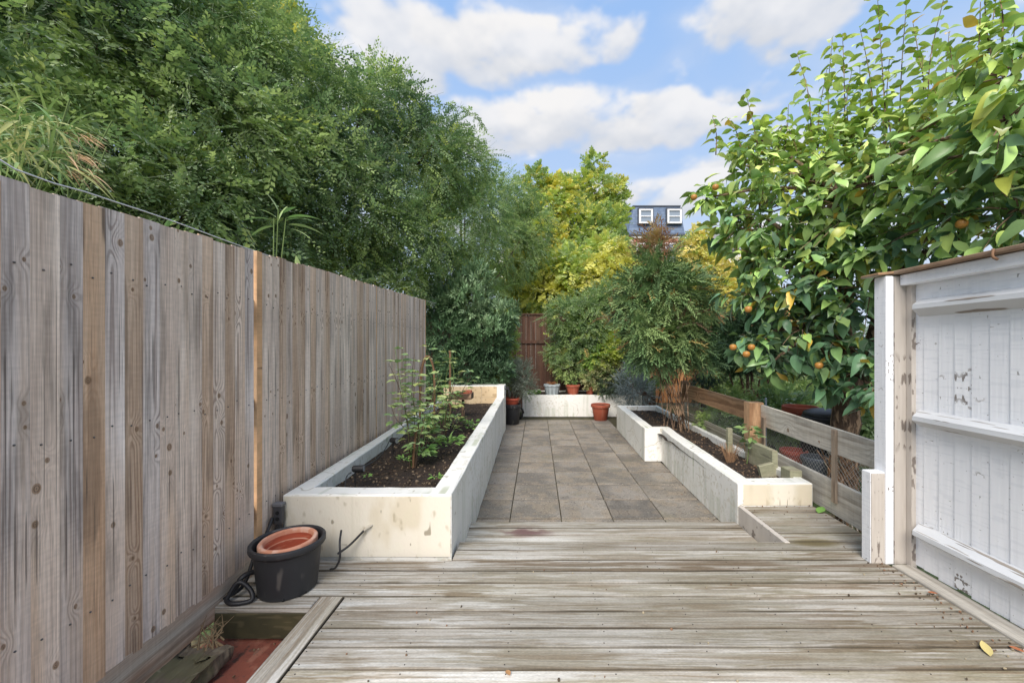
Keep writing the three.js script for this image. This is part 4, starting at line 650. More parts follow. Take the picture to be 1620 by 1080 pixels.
// ------------------------------------------------------------------ fruit tree over the right fence
{
  const base = [2.98, -0.05, -4.05], T = thing('persimmon_tree', 'fruit tree with large glossy leaves and orange fruit on the right', 'tree', base);
  const lobes = [[1.869, 3.150, -4.500, 0.2], [2.267, 3.494, -4.500, 0.34], [2.088, 2.762, -4.300, 0.28], [2.276, 2.862, -4.200, 0.52], [2.770, 3.086, -4.200, 0.68], [2.382, 2.278, -4.000, 0.52], [2.076, 2.034, -4.000, 0.28], [2.709, 2.170, -3.900, 0.55], [2.970, 2.791, -3.800, 0.7], [2.796, 1.573, -3.800, 0.4], [2.501, 1.694, -3.900, 0.36], [2.913, 2.065, -3.600, 0.55], [3.153, 2.851, -3.500, 0.55], [3.275, 3.228, -3.300, 0.42], [3.023, 2.477, -3.000, 0.5], [2.927, 2.793, -2.700, 0.45], [3.092, 3.288, -2.700, 0.32], [2.967, 2.371, -2.550, 0.34], [2.789, 1.301, -3.500, 0.2], [3.334, 3.510, -3.900, 0.36], [2.954, 3.550, -4.300, 0.38], [2.439, 3.768, -4.500, 0.26], [2.611, 1.283, -3.800, 0.18], [2.695, 1.162, -3.300, 0.13], [2.655, 2.807, -2.350, 0.28], [2.097, 1.578, -4.100, 0.2], [2.290, 1.393, -4.000, 0.18], [3.176, 2.865, -2.600, 0.4]];
  const fork = [2.980, 1.259, -4.000], fork2 = [3.206, 1.454, -4.000], fork3 = [2.782, 1.700, -4.050];
  wmesh('trunk', mergeGeometries([limb([base, [2.99, 0.5, -4.04], [2.995, 0.901, -4.020], fork], 0.125, 0.11, 22, 14, 0.2, 4), limb([[2.980, 0.965, -4.000], [3.115, 1.210, -4.000], fork2, [3.275, 2.110, -3.900]], 0.08, 0.05, 14, 9, 0.15, 8), limb([fork, fork3, [2.754, 2.454, -4.100]], 0.085, 0.05, 14, 9, 0.15, 12), limb([[2.901, 3.042, -4.000], [2.980, 2.309, -4.000], fork], 0.03, 0.08, 14, 8, 0.15, 13)]), barkMat, T);
  const near = (l) => [fork, fork2, fork3, [3.275, 2.110, -3.900], [2.754, 2.454, -4.100], [2.901, 3.042, -4.000]].sort((a, b) => Math.hypot(a[0] - l[0], a[1] - l[1], a[2] - l[2]) - Math.hypot(b[0] - l[0], b[1] - l[1], b[2] - l[2]))[0];
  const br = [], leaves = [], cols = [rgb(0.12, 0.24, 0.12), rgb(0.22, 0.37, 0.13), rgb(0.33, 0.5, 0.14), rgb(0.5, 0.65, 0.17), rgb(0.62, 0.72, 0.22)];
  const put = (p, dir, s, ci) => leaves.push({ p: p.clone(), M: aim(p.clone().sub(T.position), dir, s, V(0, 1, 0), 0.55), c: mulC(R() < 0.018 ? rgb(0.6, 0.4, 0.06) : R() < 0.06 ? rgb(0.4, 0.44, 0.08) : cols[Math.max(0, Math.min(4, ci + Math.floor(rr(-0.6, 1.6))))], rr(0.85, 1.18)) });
  const ok = (p) => !(p.x > 1.95 && p.z > -2.55 && p.y < 2.02);
  for (const l of lobes) {
    const n0 = near(l), c = V(l[0], l[1], l[2]); br.push(limb([n0, [(n0[0] + l[0]) / 2 + rr(-0.08, 0.08), (n0[1] + l[1]) / 2 + 0.05, (n0[2] + l[2]) / 2], [l[0], l[1], l[2]]], 0.028, 0.01, 10, 6, 0.1, l[0]));
    const k = Math.round(43 * (l[3] / 0.5) ** 2 + 6);
    for (let i = 0; i < k; i++) { // twigs, each with a handful of leaves hanging from it
      const u = V(rr(-1, 1), rr(-0.9, 1), rr(-1, 1)).normalize(), a = c.clone().addScaledVector(u, l[3] * rr(0.05, 0.4)), e = c.clone().addScaledVector(u, l[3] * rr(0.7, 1.12)).add(V(0, -0.04, 0)); if (!ok(e)) continue;
      if (i % 2 === 0) br.push(limb([a, a.clone().lerp(e, 0.5).add(V(0, 0.03, 0)), e], 0.006, 0.002, 5, 4, 0, i));
      const m = 4 + Math.floor(R() * 4);
      for (let j = 0; j < m; j++) { const t = rr(0.35, 1.05), p = a.clone().lerp(e, t).add(V(rr(-0.03, 0.03), rr(-0.03, 0.03), rr(-0.03, 0.03))); if (!ok(p)) continue; put(p, u.clone().multiplyScalar(0.7).setY(u.y * 0.25).add(V(rr(-0.9, 0.9), rr(-0.75, 0.3), rr(-0.9, 0.9))), rr(0.6, 1.25), Math.max(0, Math.min(3, Math.floor((p.y - 1.3) * 1.3 + rr(-0.3, 1.0))))); }  // higher leaves take paler tones: light from above put into their colour
    }
  }
  const shoots = [[1275, 230, 1272, 80, 4.2], [1245, 250, 1243, 160, 4.3], [1195, 230, 1191, 142, 4.5], [1310, 220, 1322, 60, 4.2], [1340, 215, 1338, 55, 4.1], [1375, 210, 1370, 45, 4.0], [1392, 200, 1393, -10, 3.9], [1430, 190, 1433, 12, 3.9], [1462, 200, 1458, 25, 3.8], [1480, 210, 1490, 60, 3.7], [1128, 250, 1130, 190, 4.5], [1210, 260, 1200, 190, 4.5], [1290, 260, 1296, 120, 4.2], [1350, 240, 1352, 110, 4.1], [1550, 120, 1552, -20, 3.0], [1415, 220, 1412, 90, 3.9], [1600, 60, 1605, -30, 2.8], [1260, 280, 1258, 190, 4.3], [1225, 300, 1232, 200, 4.3], [1530, 150, 1540, 20, 3.0], [1505, 170, 1500, 60, 3.3], [1570, 110, 1578, -10, 2.9], [1330, 250, 1330, 120, 4.1], [1445, 220, 1440, 95, 3.8], [1475, 190, 1480, -10, 3.5], [1365, 230, 1362, 130, 4.0], [1620, 90, 1625, -20, 2.8], [1165, 240, 1160, 180, 4.5]];
  for (const [x0, y0, x1, y1, d] of shoots) {
    const a = V((x0 - 850) * d / 655, 1.515 + (550 - y0) * d / 655, -d + rr(-0.1, 0.1)), e = V((x1 - 850) * d / 655 + rr(-0.07, 0.07), 1.515 + (550 - y1) * d / 655, -d + rr(-0.1, 0.1)); br.push(limb([a, a.clone().lerp(e, 0.5).add(V(rr(-0.03, 0.03), 0, rr(-0.03, 0.03))), e], 0.007, 0.0022, 8, 5, 0, x0));
    const n = Math.round(a.distanceTo(e) / 0.038); for (let i = 0; i <= n; i++) { const ang = i * 2.4 + rr(-0.4, 0.4), t = i / n; put(a.clone().lerp(e, t), V(Math.cos(ang), rr(-0.25, 0.5), Math.sin(ang)), rr(0.65, 1.25) * (1 - 0.3 * t), 3); }
  }
  wmesh('branches', mergeGeometries(br), mat(barkTex, 0.004), T);
  const bend = (g, a, b) => { const p = g.attributes.position; for (let i = 0; i < p.count; i++) { const x = p.getX(i), z = p.getZ(i); p.setXYZ(i, x + a * z * z * 3, p.getY(i) + 0.006 * Math.sin(z * 70 + x * 40 + b) * Math.min(1, Math.abs(x) * 60) + b * x * z * 4, z); } g.computeVertexNormals(); return g; };
  const geos = [bend(leafGeo(0.14, 0.074, { seg: 7, fold: 0.35, curl: 0.4 }), 0.5, 0.4), bend(leafGeo(0.155, 0.072, { seg: 7, fold: 0.55, curl: 0.6 }), -0.7, -0.6), bend(leafGeo(0.125, 0.074, { seg: 7, fold: 0.2, curl: 0.15 }), 0.9, 0.9)];
  const gloss = std({ roughness: 0.36, side: THREE.DoubleSide }), soft = leafy(0.9, 0.55);
  const eye = V(0, 1.515, 0), seen = (p) => { const px = 850 + 655 * p.x / -p.z, py = 550 + 655 * (1.515 - p.y) / -p.z; return px > 0 && px < 1620 && py > 0 && py < 900; };
  leaves.forEach((l) => { l.s = seen(l.p) ? l.p.distanceTo(eye) : 99; }); leaves.sort((a, b) => a.s - b.s);
  const tint = new Map(), tinted = (c, k) => { const key = k + [c.r, c.g, c.b].map((v) => Math.round(v * 22)).join(); if (!tint.has(key)) { const m = (k ? soft : gloss).clone(); m.color = c; tint.set(key, m); } return tint.get(key); };
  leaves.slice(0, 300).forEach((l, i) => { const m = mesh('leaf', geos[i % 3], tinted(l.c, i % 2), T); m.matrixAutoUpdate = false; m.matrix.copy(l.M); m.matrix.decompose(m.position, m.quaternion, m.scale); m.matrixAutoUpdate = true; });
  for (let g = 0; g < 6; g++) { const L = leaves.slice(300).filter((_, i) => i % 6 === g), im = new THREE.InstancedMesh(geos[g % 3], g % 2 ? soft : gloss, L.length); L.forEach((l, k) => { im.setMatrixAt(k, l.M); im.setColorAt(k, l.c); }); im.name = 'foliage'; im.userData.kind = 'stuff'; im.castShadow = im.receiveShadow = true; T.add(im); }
  const fm = mat(tex(64, 64, (u, v) => { const a = fbm(u * 5, v * 5, 3); const c = mx([196, 134, 60], [164, 118, 58], a); return [...c, a]; }), 0.0005, { roughness: 0.4 }), cal = std({ color: rgb(0.14, 0.15, 0.05) });
  const fg = lathe([[0, -0.03], [0.014, -0.029], [0.028, -0.018], [0.033, 0.0], [0.03, 0.016], [0.018, 0.026], [0, 0.024]], 18), cg = new THREE.ConeGeometry(0.022, 0.012, 4).translate(0, 0.03, 0);
  for (const [x, y, d] of [[1132, 296, 4.2], [1098, 312, 4.3], [1522, 354, 2.7], [1296, 578, 3.55], [1184, 489, 3.75], [1160, 549, 3.9], [1189, 549, 3.85], [1181, 560, 3.8]]) { const f = mesh('fruit', fg, fm, T); f.position.set((x - 850) * d / 655, 1.515 + (550 - y) * d / 655, -d).sub(T.position); mesh('calyx', cg, cal, f); }
  // a spray that reaches past the white post
}
// ------------------------------------------------------------------ bamboo tuft and shoot over the left fence
{
  const T = thing('bamboo_tuft', 'arching bamboo leaves with dry brown tips above the near fence', 'plant', [-2.55, 0, -2.0]);
  const g = [leafGeo(0.17, 0.013, { seg: 6, fold: 0.3, curl: 0.7 }), leafGeo(0.14, 0.011, { seg: 6, fold: 0.3, curl: 0.9 })], ms = [rgb(0.26, 0.4, 0.12), rgb(0.38, 0.5, 0.16), rgb(0.18, 0.32, 0.1), rgb(0.5, 0.52, 0.2)].map((c) => { const m = leafy(0.9, 0.35); m.color = c; return m; }), dry = std({ color: rgb(0.5, 0.3, 0.15), side: THREE.DoubleSide }), dry2 = std({ color: rgb(0.62, 0.42, 0.24), side: THREE.DoubleSide });
  const st = []; for (let i = 0; i < 14; i++) st.push(limb([[-2.55 + rr(-0.2, 0.2), 0, -2 + rr(-0.2, 0.2)], [-2.55 + rr(-0.2, 0.2), 1.4, -2 + rr(-0.2, 0.2)], [-2.5 + rr(-0.45, 0.35), 2.55 + rr(-0.1, 0.25), -2 + rr(-0.25, 0.25)]], 0.007, 0.003, 10, 5, 0, i)); wmesh('canes', mergeGeometries(st), greenStem, T);
  const blade = (x, y, d, dx, dy, m, s = 1) => { const X = (x - 850) * d / 655, Y = 1.515 + (550 - y) * d / 655, b = mesh('blade', pick(g), m, T), M = aim(V(X, Y, -d).sub(T.position), V(dx, dy, rr(-0.4, 0.4)), s, V(0, 1, 0), 0.5); M.decompose(b.position, b.quaternion, b.scale); };
  for (let i = 0; i < 290; i++) { const x = rr(-60, 110), y = 222 + rr(-45, 42) + Math.max(0, x - 60) * 0.25; blade(x, y, rr(1.75, 2.2), rr(-0.6, 1.2), rr(-0.3, 0.9), pick(ms), rr(0.7, 1.15)); }
  for (let i = 0; i < 70; i++) { const top = i % 3; blade(rr(95, 140), [215, 248, 272][top] + rr(-7, 7), rr(1.8, 2.0), rr(0.7, 1.3), rr(-0.1, 0.35), i % 2 ? dry : dry2, rr(0.35, 0.7)); }
  for (let i = 0; i < 26; i++) blade(rr(0, 40), rr(165, 215), rr(1.8, 2.1), rr(0, 1), rr(0, 0.9), pick(ms), 0.8);
}
{
  const T = thing('leafy_shoot', 'fresh leafy shoot standing above the left fence', 'plant', [-1.72, 1.6, -2.62]), ms = [rgb(0.3, 0.48, 0.16), rgb(0.42, 0.56, 0.22), rgb(0.2, 0.38, 0.12)].map((c) => { const m = leafy(0.85, 0.35); m.color = c; return m; }), g = [leafGeo(0.2, 0.03, { seg: 6, fold: 0.3, curl: 0.4 }), leafGeo(0.13, 0.035, { seg: 5, fold: 0.3, curl: 0.2 })];
  for (const [a, b] of [[[-1.7, 1.5, -2.62], [-1.640, 2.395, -2.620]], [[-1.72, 1.5, -2.64], [-1.604, 2.341, -2.640]], [[-1.69, 1.5, -2.6], [-1.655, 2.329, -2.600]]]) wmesh('stem', limb([a, [(a[0] + b[0]) / 2 + 0.01, (a[1] + b[1]) / 2, (a[2] + b[2]) / 2], b], 0.007, 0.003, 8, 5, 0), greenStem, T);
  for (const [x, y, dx, dy, k, s] of [[438, 345, -1, 0.75, 1, 1], [440, 335, -0.35, 1, 1, 1.1], [446, 338, 0.9, 0.5, 1, 0.9], [450, 350, 1, 0.35, 0, 0.95], [455, 355, 1, 0.1, 0, 1.05], [435, 358, -1, 0.1, 0, 0.9], [440, 350, 0.3, 1, 1, 0.9], [452, 345, 0.8, 0.25, 0, 1.1], [436, 350, -0.9, 0.35, 0, 1], [458, 362, 1, -0.1, 0, 0.7]]) { const d = 2.62, b = mesh('leaf', g[k], pick(ms), T), M = aim(V((x - 850) * d / 655, 1.515 + (550 - y) * d / 655, -d).sub(T.position), V(dx, dy, rr(-0.3, 0.3)), s, V(0, 1, 0), 0.3); M.decompose(b.position, b.quaternion, b.scale); }
  const U = thing('leafy_shoot', 'single upright green leaf just showing over the fence', 'plant', [-1.72, 1.85, -2.98]); { const m = mesh('leaf', leafGeo(0.17, 0.05, { seg: 5, fold: 0.4, curl: 0.05 }), ms[1], U); m.rotation.x = -Math.PI / 2 + 0.15; m.position.y = 0.16; }
  const W = thing('leafy_shoot', 'small sprig peeping over the near fence below the bamboo', 'plant', [-1.828, 2.104, -1.950]); for (let i = 0; i < 9; i++) { const m = mesh('leaf', leafGeo(0.07, 0.02, { seg: 3 }), pick(ms), W), M = aim(V(0, 0.0, -0.08), V(rr(-1, 1), rr(0.2, 1.2), rr(-1, 1)), rr(0.7, 1.1)); M.decompose(m.position, m.quaternion, m.scale); } wmesh('stem', limb([[W.position.x, 1.7, W.position.z - 0.08], [W.position.x, 1.95, W.position.z - 0.08], [W.position.x, W.position.y + 0.02, W.position.z - 0.08]], 0.004, 0.002, 6, 5, 0), greenStem, W);
}
// ------------------------------------------------------------------ what grows and stands in the left bed
const roseMats = [rgb(0.18, 0.31, 0.1), rgb(0.26, 0.4, 0.13), rgb(0.38, 0.5, 0.17), rgb(0.5, 0.56, 0.18)].map((c) => { const m = leafy(0.88, 0.35); m.color = c; return m; });
const roseLeaf = [leafGeo(0.09, 0.056, { seg: 3, fold: 0.25, curl: 0.2 }), leafGeo(0.075, 0.046, { seg: 3, fold: 0.35, curl: 0.3 })];
function rose(label, base, stems, leavesPer, m = roseMats) {
  const T = thing('rose_bush', label, 'plant', base);
  for (const pts of stems) {
    const c = new THREE.CatmullRomCurve3(pts.map((p) => V(...p))); wmesh('stem', limb(pts, 0.006, 0.0022, 14, 5, 0.05, pts[0][0]), pick([greenStem, twigMat, twigMat]), T);
    for (let i = 0; i < leavesPer; i++) { // small sprays of three leaves near the tops
      const t = 0.35 + 0.65 * (i + R()) / leavesPer, p = c.getPointAt(Math.min(1, t)), a = rr(0, 6.28), out = V(Math.cos(a), rr(-0.1, 0.5), Math.sin(a)), mm = pick(m);
      for (let k = -1; k <= 1; k++) { const l = mesh('leaf', pick(roseLeaf), mm, T), dir = out.clone().applyAxisAngle(V(0, 1, 0), k * 0.8), M = aim(p.clone().addScaledVector(out, 0.045).sub(T.position), dir, rr(0.7, 1.15), V(0, 1, 0), 0.35); M.decompose(l.position, l.quaternion, l.scale); }
    }
  }
  return T;
}
rose('thin rose bush with pale leaves nearest the front of the bed', [-1.02, 0.53, -3.4], [
  [[-1.03, 0.5, -3.4], [-1.084, 1.051, -3.380], [-1.118, 1.259, -3.360], [-1.154, 1.505, -3.360]], [[-1.0, 0.5, -3.4], [-1.012, 0.996, -3.400], [-1.034, 1.306, -3.420], [-1.018, 1.463, -3.420]], [[-1.04, 0.5, -3.38], [-1.052, 0.899, -3.360], [-1.108, 1.213, -3.300], [-1.184, 1.389, -3.300]],
  [[-1.0, 0.5, -3.42], [-0.966, 0.941, -3.420], [-0.893, 1.042, -3.440], [-0.840, 1.252, -3.440]], [[-1.02, 0.5, -3.4], [-1.036, 0.797, -3.360], [-1.134, 0.961, -3.300], [-1.162, 1.064, -3.280]], [[-1.0, 0.5, -3.38], [-0.947, 0.759, -3.300], [-0.907, 0.910, -3.300], [-0.891, 0.989, -3.280]]], 12);
rose('loose rose with long arching stems between the front rose and the hoop', [-1.1, 0.53, -3.95], [
  [[-1.1, 0.5, -3.95], [-1.098, 0.912, -3.950], [-1.134, 1.213, -3.950], [-1.084, 1.396, -3.900]], [[-1.1, 0.5, -3.95], [-1.025, 0.912, -3.950], [-0.953, 1.128, -3.900], [-0.893, 1.277, -3.900]], [[-1.08, 0.5, -3.95], [-0.982, 0.860, -3.900], [-0.852, 0.986, -3.850], [-0.766, 1.097, -3.800]], [[-1.12, 0.5, -3.95], [-1.131, 0.860, -3.900], [-1.191, 1.098, -3.900], [-1.146, 1.250, -3.850]]], 10);
rose('bushier rose with bright leaves in the middle of the bed', [-1.03, 0.53, -4.6], [
  [[-1.05, 0.5, -4.6], [-1.053, 0.883, -4.600], [-1.124, 1.234, -4.600], [-1.250, 1.550, -4.600]], [[-1.03, 0.5, -4.6], [-1.011, 0.883, -4.600], [-1.018, 1.164, -4.600], [-0.948, 1.445, -4.600]], [[-1.03, 0.5, -4.62], [-0.969, 0.883, -4.600], [-0.899, 1.164, -4.600], [-0.808, 1.269, -4.600]], [[-1.03, 0.5, -4.62], [-0.948, 0.813, -4.600], [-0.808, 1.080, -4.600], [-0.737, 1.199, -4.600]], [[-1.06, 0.5, -4.6], [-1.089, 0.742, -4.600], [-1.159, 0.953, -4.600], [-1.208, 1.129, -4.600]], [[-1.02, 0.5, -4.58], [-0.996, 0.759, -4.500], [-0.948, 1.034, -4.500], [-0.976, 1.171, -4.500]], [[-1.02, 0.5, -4.58], [-0.996, 0.828, -4.500], [-0.907, 1.240, -4.500], [-1.017, 1.515, -4.500]]], 11);
{
  const s = thing('garden_stake', 'reddish brown stake in the soil by the thin rose', 'stake', [-1.01, 0.5, -3.37]); mesh('shaft', limb([[0, -0.05, 0], [0.005, 0.12, 0.01], [0.03, 0.36, 0.02]], 0.011, 0.009, 8, 7, 0.1), caneMat, s); mesh('tip', new THREE.SphereGeometry(0.009, 8, 6).translate(0.03, 0.36, 0.02), caneMat, s);
  const h = thing('hoop_support', 'bent wooden hoop standing beside the left fence', 'hoop', [-1.328, 0.752, -5.000]); wmesh('hoop', tube([[-1.420, 0.675, -5.000], [-1.412, 1.019, -5.000], [-1.389, 1.286, -5.000], [-1.328, 1.423, -5.000], [-1.267, 1.324, -5.000], [-1.244, 1.095, -5.000], [-1.244, 0.713, -5.000]], 0.014, 40, 8), caneMat, h); for (const [x, y] of [[664.2, 660], [687, 655]]) { const p = V((x - 850) * 5 / 655, 0.55, -5); wmesh('foot', new THREE.CylinderGeometry(0.016, 0.018, 0.12, 8).translate(p.x, p.y, p.z), caneMat, h); }
  const b = thing('bird_table', 'small grey wooden tray on a post in the left bed', 'bird table', [-1.04, 0.5, -5.8]);
  mesh('post', new THREE.CylinderGeometry(0.02, 0.026, 0.36, 9).translate(0, 0.14, 0), barkMat, b); const tr = mesh('tray', triUV(cbox(-0.16, 0.13, 0.3, 0.32, -0.12, 0.12, 0.004, true), 0.9), barkMat, b); for (const [x0, x1, z0, z1] of [[-0.16, 0.13, 0.105, 0.122], [-0.16, 0.13, -0.122, -0.105], [-0.162, -0.145, -0.103, 0.103], [0.115, 0.132, -0.103, 0.103]]) mesh('side', triUV(cbox(x0, x1, 0.321, 0.385, z0, z1, 0.003, true), 0.9), barkMat, tr);
  const o = thing('clay_shard', 'red clay shard lying in the wooden tray', 'shard', [-0.97, 0.822, -5.75]); mesh('shard', lathe([[0.05, 0], [0.062, 0.06], [0.066, 0.1], [0.058, 0.1], [0.044, 0.004]], 14), clayMat, o);
  const p = thing('garden_stake', 'tall thin post with a rounded top behind the hoop', 'stake', [-1.180, 0.660, -5.600]); const H = 0.9; mesh('shaft', new THREE.CylinderGeometry(0.014, 0.016, H, 8).translate(0, H / 2 - 0.1, 0), caneMat, p); mesh('knob', new THREE.SphereGeometry(0.022, 10, 8).translate(0, H - 0.1, 0), caneMat, p);
}
function seedling(label, x, y, z, r, n, L, cs, name = 'seedling') { // a low rosette of leaves
  const T = thing(name, label, 'plant', [x, y, z], 'small green plants on the soil'), g = leafGeo(L, L * 0.45, { seg: 3, fold: 0.3, curl: 0.4 });
  for (let i = 0; i < n; i++) { const a = rr(0, 6.28), q = r * Math.sqrt(R()), l = mesh('leaf', g, pick(cs), T), M = aim(V(Math.cos(a) * q * 0.6, rr(0, r * 0.5), Math.sin(a) * q * 0.6), V(Math.cos(a), rr(0.2, 1.3), Math.sin(a)), rr(0.6, 1.2)); M.decompose(l.position, l.quaternion, l.scale); }
  return T;
}
const bright = [rgb(0.22, 0.42, 0.08), rgb(0.3, 0.5, 0.12), rgb(0.16, 0.32, 0.07)].map((c) => { const m = leafy(0.9, 0.35); m.color = c; return m; });
seedling('bright green seedling near the front right corner of the left bed', -0.728, 0.573, -2.980, 0.05, 26, 0.035, bright); seedling('tiny seedling beside the front garden spotlight', -1.175, 0.623, -2.850, 0.03, 12, 0.03, bright);
seedling('green clump at the foot of the thin rose', -0.973, 0.596, -3.500, 0.14, 60, 0.075, bright); seedling('leafy clump right of the thin rose', -0.790, 0.628, -3.750, 0.14, 60, 0.075, bright); seedling('pale clump farther back beside the bed wall', -0.785, 0.572, -4.900, 0.13, 40, 0.07, bright); seedling('tall leafy clump left of the bushier rose', -1.154, 0.617, -4.200, 0.2, 80, 0.085, roseMats); seedling('green clump by the foot of the bird table', -1.016, 0.578, -5.200, 0.16, 50, 0.075, roseMats); seedling('leafy clump beside the foot of the hoop', -1.197, 0.602, -4.900, 0.2, 70, 0.08, bright); seedling('low plant left of the rose stems', -1.058, 0.618, -3.300, 0.06, 18, 0.045, bright); seedling('yellow green clump between the two roses', -0.977, 0.599, -4.000, 0.1, 30, 0.06, roseMats); seedling('leafy plant under the bushier rose', -0.927, 0.622, -4.500, 0.1, 30, 0.06, roseMats);
function spot(label, p, turn) {
  const T = thing('garden_spotlight', label, 'spotlight', p, 'black spotlights in the left bed'); const b = mesh('housing', lathe([[0, 0], [0.016, 0], [0.022, 0.008], [0.025, 0.07], [0.027, 0.075], [0.024, 0.078], [0, 0.076]], 18).rotateZ(-Math.PI / 2), black, T); b.rotation.y = turn; b.position.y = 0.09; mesh('lens', new THREE.CylinderGeometry(0.022, 0.022, 0.003, 16).rotateZ(Math.PI / 2).translate(0.078, 0, 0), std({ color: rgb(0.25, 0.26, 0.27), roughness: 0.15 }), b); mesh('spike', new THREE.CylinderGeometry(0.006, 0.004, 0.14, 6).translate(0.02, 0.02, 0), black, T);
}
spot('black garden spotlight at the front corner of the left bed', [-1.279, 0.589, -2.860], 0.1); spot('black garden spotlight by the left wall of the bed', [-1.282, 0.620, -3.620], -0.5);
for (const [l, pts] of [['black cable hanging from the front garden spotlight', [[-1.284, 0.655, -2.860], [-1.305, 0.639, -2.840], [-1.309, 0.568, -2.820], [-1.301, 0.431, -2.840]]], ['dark cable linking the two garden spotlights', [[-1.275, 0.662, -2.880], [-1.214, 0.677, -3.000], [-1.221, 0.675, -3.200], [-1.272, 0.687, -3.500], [-1.281, 0.718, -3.600]]]]) tag(mesh(numbered('cable'), tube(pts, 0.004, 20, 5), std({ color: rgb(0.03, 0.035, 0.04), roughness: 0.5 }), scene), l, 'cable');
// ------------------------------------------------------------------ small plants of the right bed
{
  const T = thing('dead_tuft', 'dry brown tuft of dead stems in the right bed', 'plant', [1.93, 0.37, -4.15]), st = []; for (let i = 0; i < 70; i++) { const a = rr(0, 6.28), r = rr(0.03, 0.14); st.push(limb([[Math.cos(a) * 0.03, -0.01, Math.sin(a) * 0.03], [Math.cos(a) * r * 0.6, rr(0.06, 0.12), Math.sin(a) * r * 0.6], [Math.cos(a) * r, rr(0.1, 0.2), Math.sin(a) * r]], 0.0026, 0.0012, 5, 3, 0)); } mesh('stems', mergeGeometries(st), std({ color: rgb(0.34, 0.2, 0.11) }), T, 'stuff');
  const U = thing('rose_bush', 'small young rose beside the brown fence post', 'plant', [2.05, 0.37, -4.05]); mesh('stem', limb([[0, 0, 0], [0.02, 0.15, 0], [0.03, 0.38, 0]], 0.005, 0.002, 8, 5, 0), greenStem, U); for (let i = 0; i < 34; i++) { const a = rr(0, 6.28), l = mesh('leaf', pick(roseLeaf), pick(roseMats.slice(0, 2)), U), M = aim(V(0.03 + Math.cos(a) * rr(0, 0.07), rr(0.15, 0.4), Math.sin(a) * rr(0, 0.07)), V(Math.cos(a), rr(-0.4, 0.4), Math.sin(a)), rr(0.7, 1.1)); M.decompose(l.position, l.quaternion, l.scale); }
}
// ------------------------------------------------------------------ pots
const potProfile = (r0, r1, h, rim, t = 0.012) => [[0, 0], [r0, 0], [r0 + (r1 - r0) * 0.82, h * 0.8], [r1 + 0.002, h * 0.8], [r1 + rim, h * 0.815], [r1 + rim, h * 0.97], [r1 + rim - 0.006, h], [r1 - t + 0.004, h], [r1 - t, h * 0.97], [r1 - t - (r1 - r0) * 0.3, h * 0.6], [r0 * 0.7, 0.02], [0, 0.02]];
function pot(label, at, r0, r1, h, m, o = {}) {
  const T = thing(o.name || 'flower_pot', label, 'pot', at, o.group); mesh('vessel', lathe(potProfile(r0, r1, h, o.rim ?? 0.012), 44), m, T);
  if (o.soil) mesh('compost', new THREE.CylinderGeometry(r1 * 0.9, r1 * 0.86, 0.02, 28).translate(0, h * 0.88, 0), soilMat, T); return T;
}
pot('empty terracotta pot standing on the paving', [1.33, 0.0, -8.7], 0.135, 0.19, 0.335, clayMat, { soil: true });
pot('terracotta pot of green leaves on the far wall bed', [0.8, 0.45, -9.3], 0.11, 0.15, 0.24, clayMat, { soil: true });
pot('small terracotta pot under the variegated shrub', [1.18, 0.45, -9.28], 0.07, 0.095, 0.2, clayMat, { soil: true });
seedling('rounded green plant filling the terracotta pot on the far bed', 0.8, 0.68, -9.3, 0.15, 60, 0.07, [bright[2], roseMats[1]], 'pot_plant'); seedling('pale green leafy plant at the left end of the far bed', -0.06, 0.47, -9.22, 0.19, 80, 0.085, bright, 'pot_plant');
{
  const T = pot('grey patterned pot of dead stems on the far bed', [0.33, 0.45, -9.3], 0.15, 0.175, 0.25, mat(tex(256, 128, (u, v) => { const p = (Math.floor(u * 22 + v * 4) + Math.floor(v * 5 - 0)) % 2, q = Math.abs(((u * 22 + v * 8) % 2) - 1) + Math.abs(((u * 22 - v * 8 + 40) % 2) - 1); const k = 150 + q * 26; return [k * 0.95, k, k * 1.02, q * 0.5]; }), 0.004), { name: 'patterned_pot', soil: true });
  const d = thing('dead_tuft', 'rust brown dead plant in the grey patterned pot', 'plant', [0.33, 0.66, -9.3]), st = []; for (let i = 0; i < 60; i++) { const a = rr(0, 6.28), r = rr(0.05, 0.15); st.push(limb([[Math.cos(a) * 0.03, 0, Math.sin(a) * 0.03], [Math.cos(a) * r * 0.7, 0.07, Math.sin(a) * r * 0.7], [Math.cos(a) * r, rr(0.04, 0.1), Math.sin(a) * r]], 0.004, 0.003, 5, 3, 0)); } mesh('stems', mergeGeometries(st), std({ color: rgb(0.36, 0.15, 0.06) }), d, 'stuff');
  const k = pot('black pot holding a red rimmed pot at the left bed end', [-0.5, 0, -8.25], 0.13, 0.17, 0.4, blackPlastic, { name: 'black_pot' }); pot('red plastic pot with the sage, set in a black pot', [-0.5, 0.3, -8.25], 0.1, 0.15, 0.22, std({ color: rgb(0.45, 0.09, 0.05), roughness: 0.5 }), { name: 'red_pot', soil: true });
  const c = thing('hose_coil', 'tangle of black hose on the paving by the far wall', 'hose', [-0.4, 0.02, -8.75]); for (let i = 0; i < 4; i++) mesh('loop', tube(Array.from({ length: 9 }, (_, j) => { const a = j / 8 * 6.28; return [Math.cos(a) * 0.1 * rr(0.8, 1.2), 0.12 + Math.sin(a) * 0.12 * rr(0.7, 1.2), rr(-0.06, 0.06)]; }), 0.012, 30, 6), black, c);
}
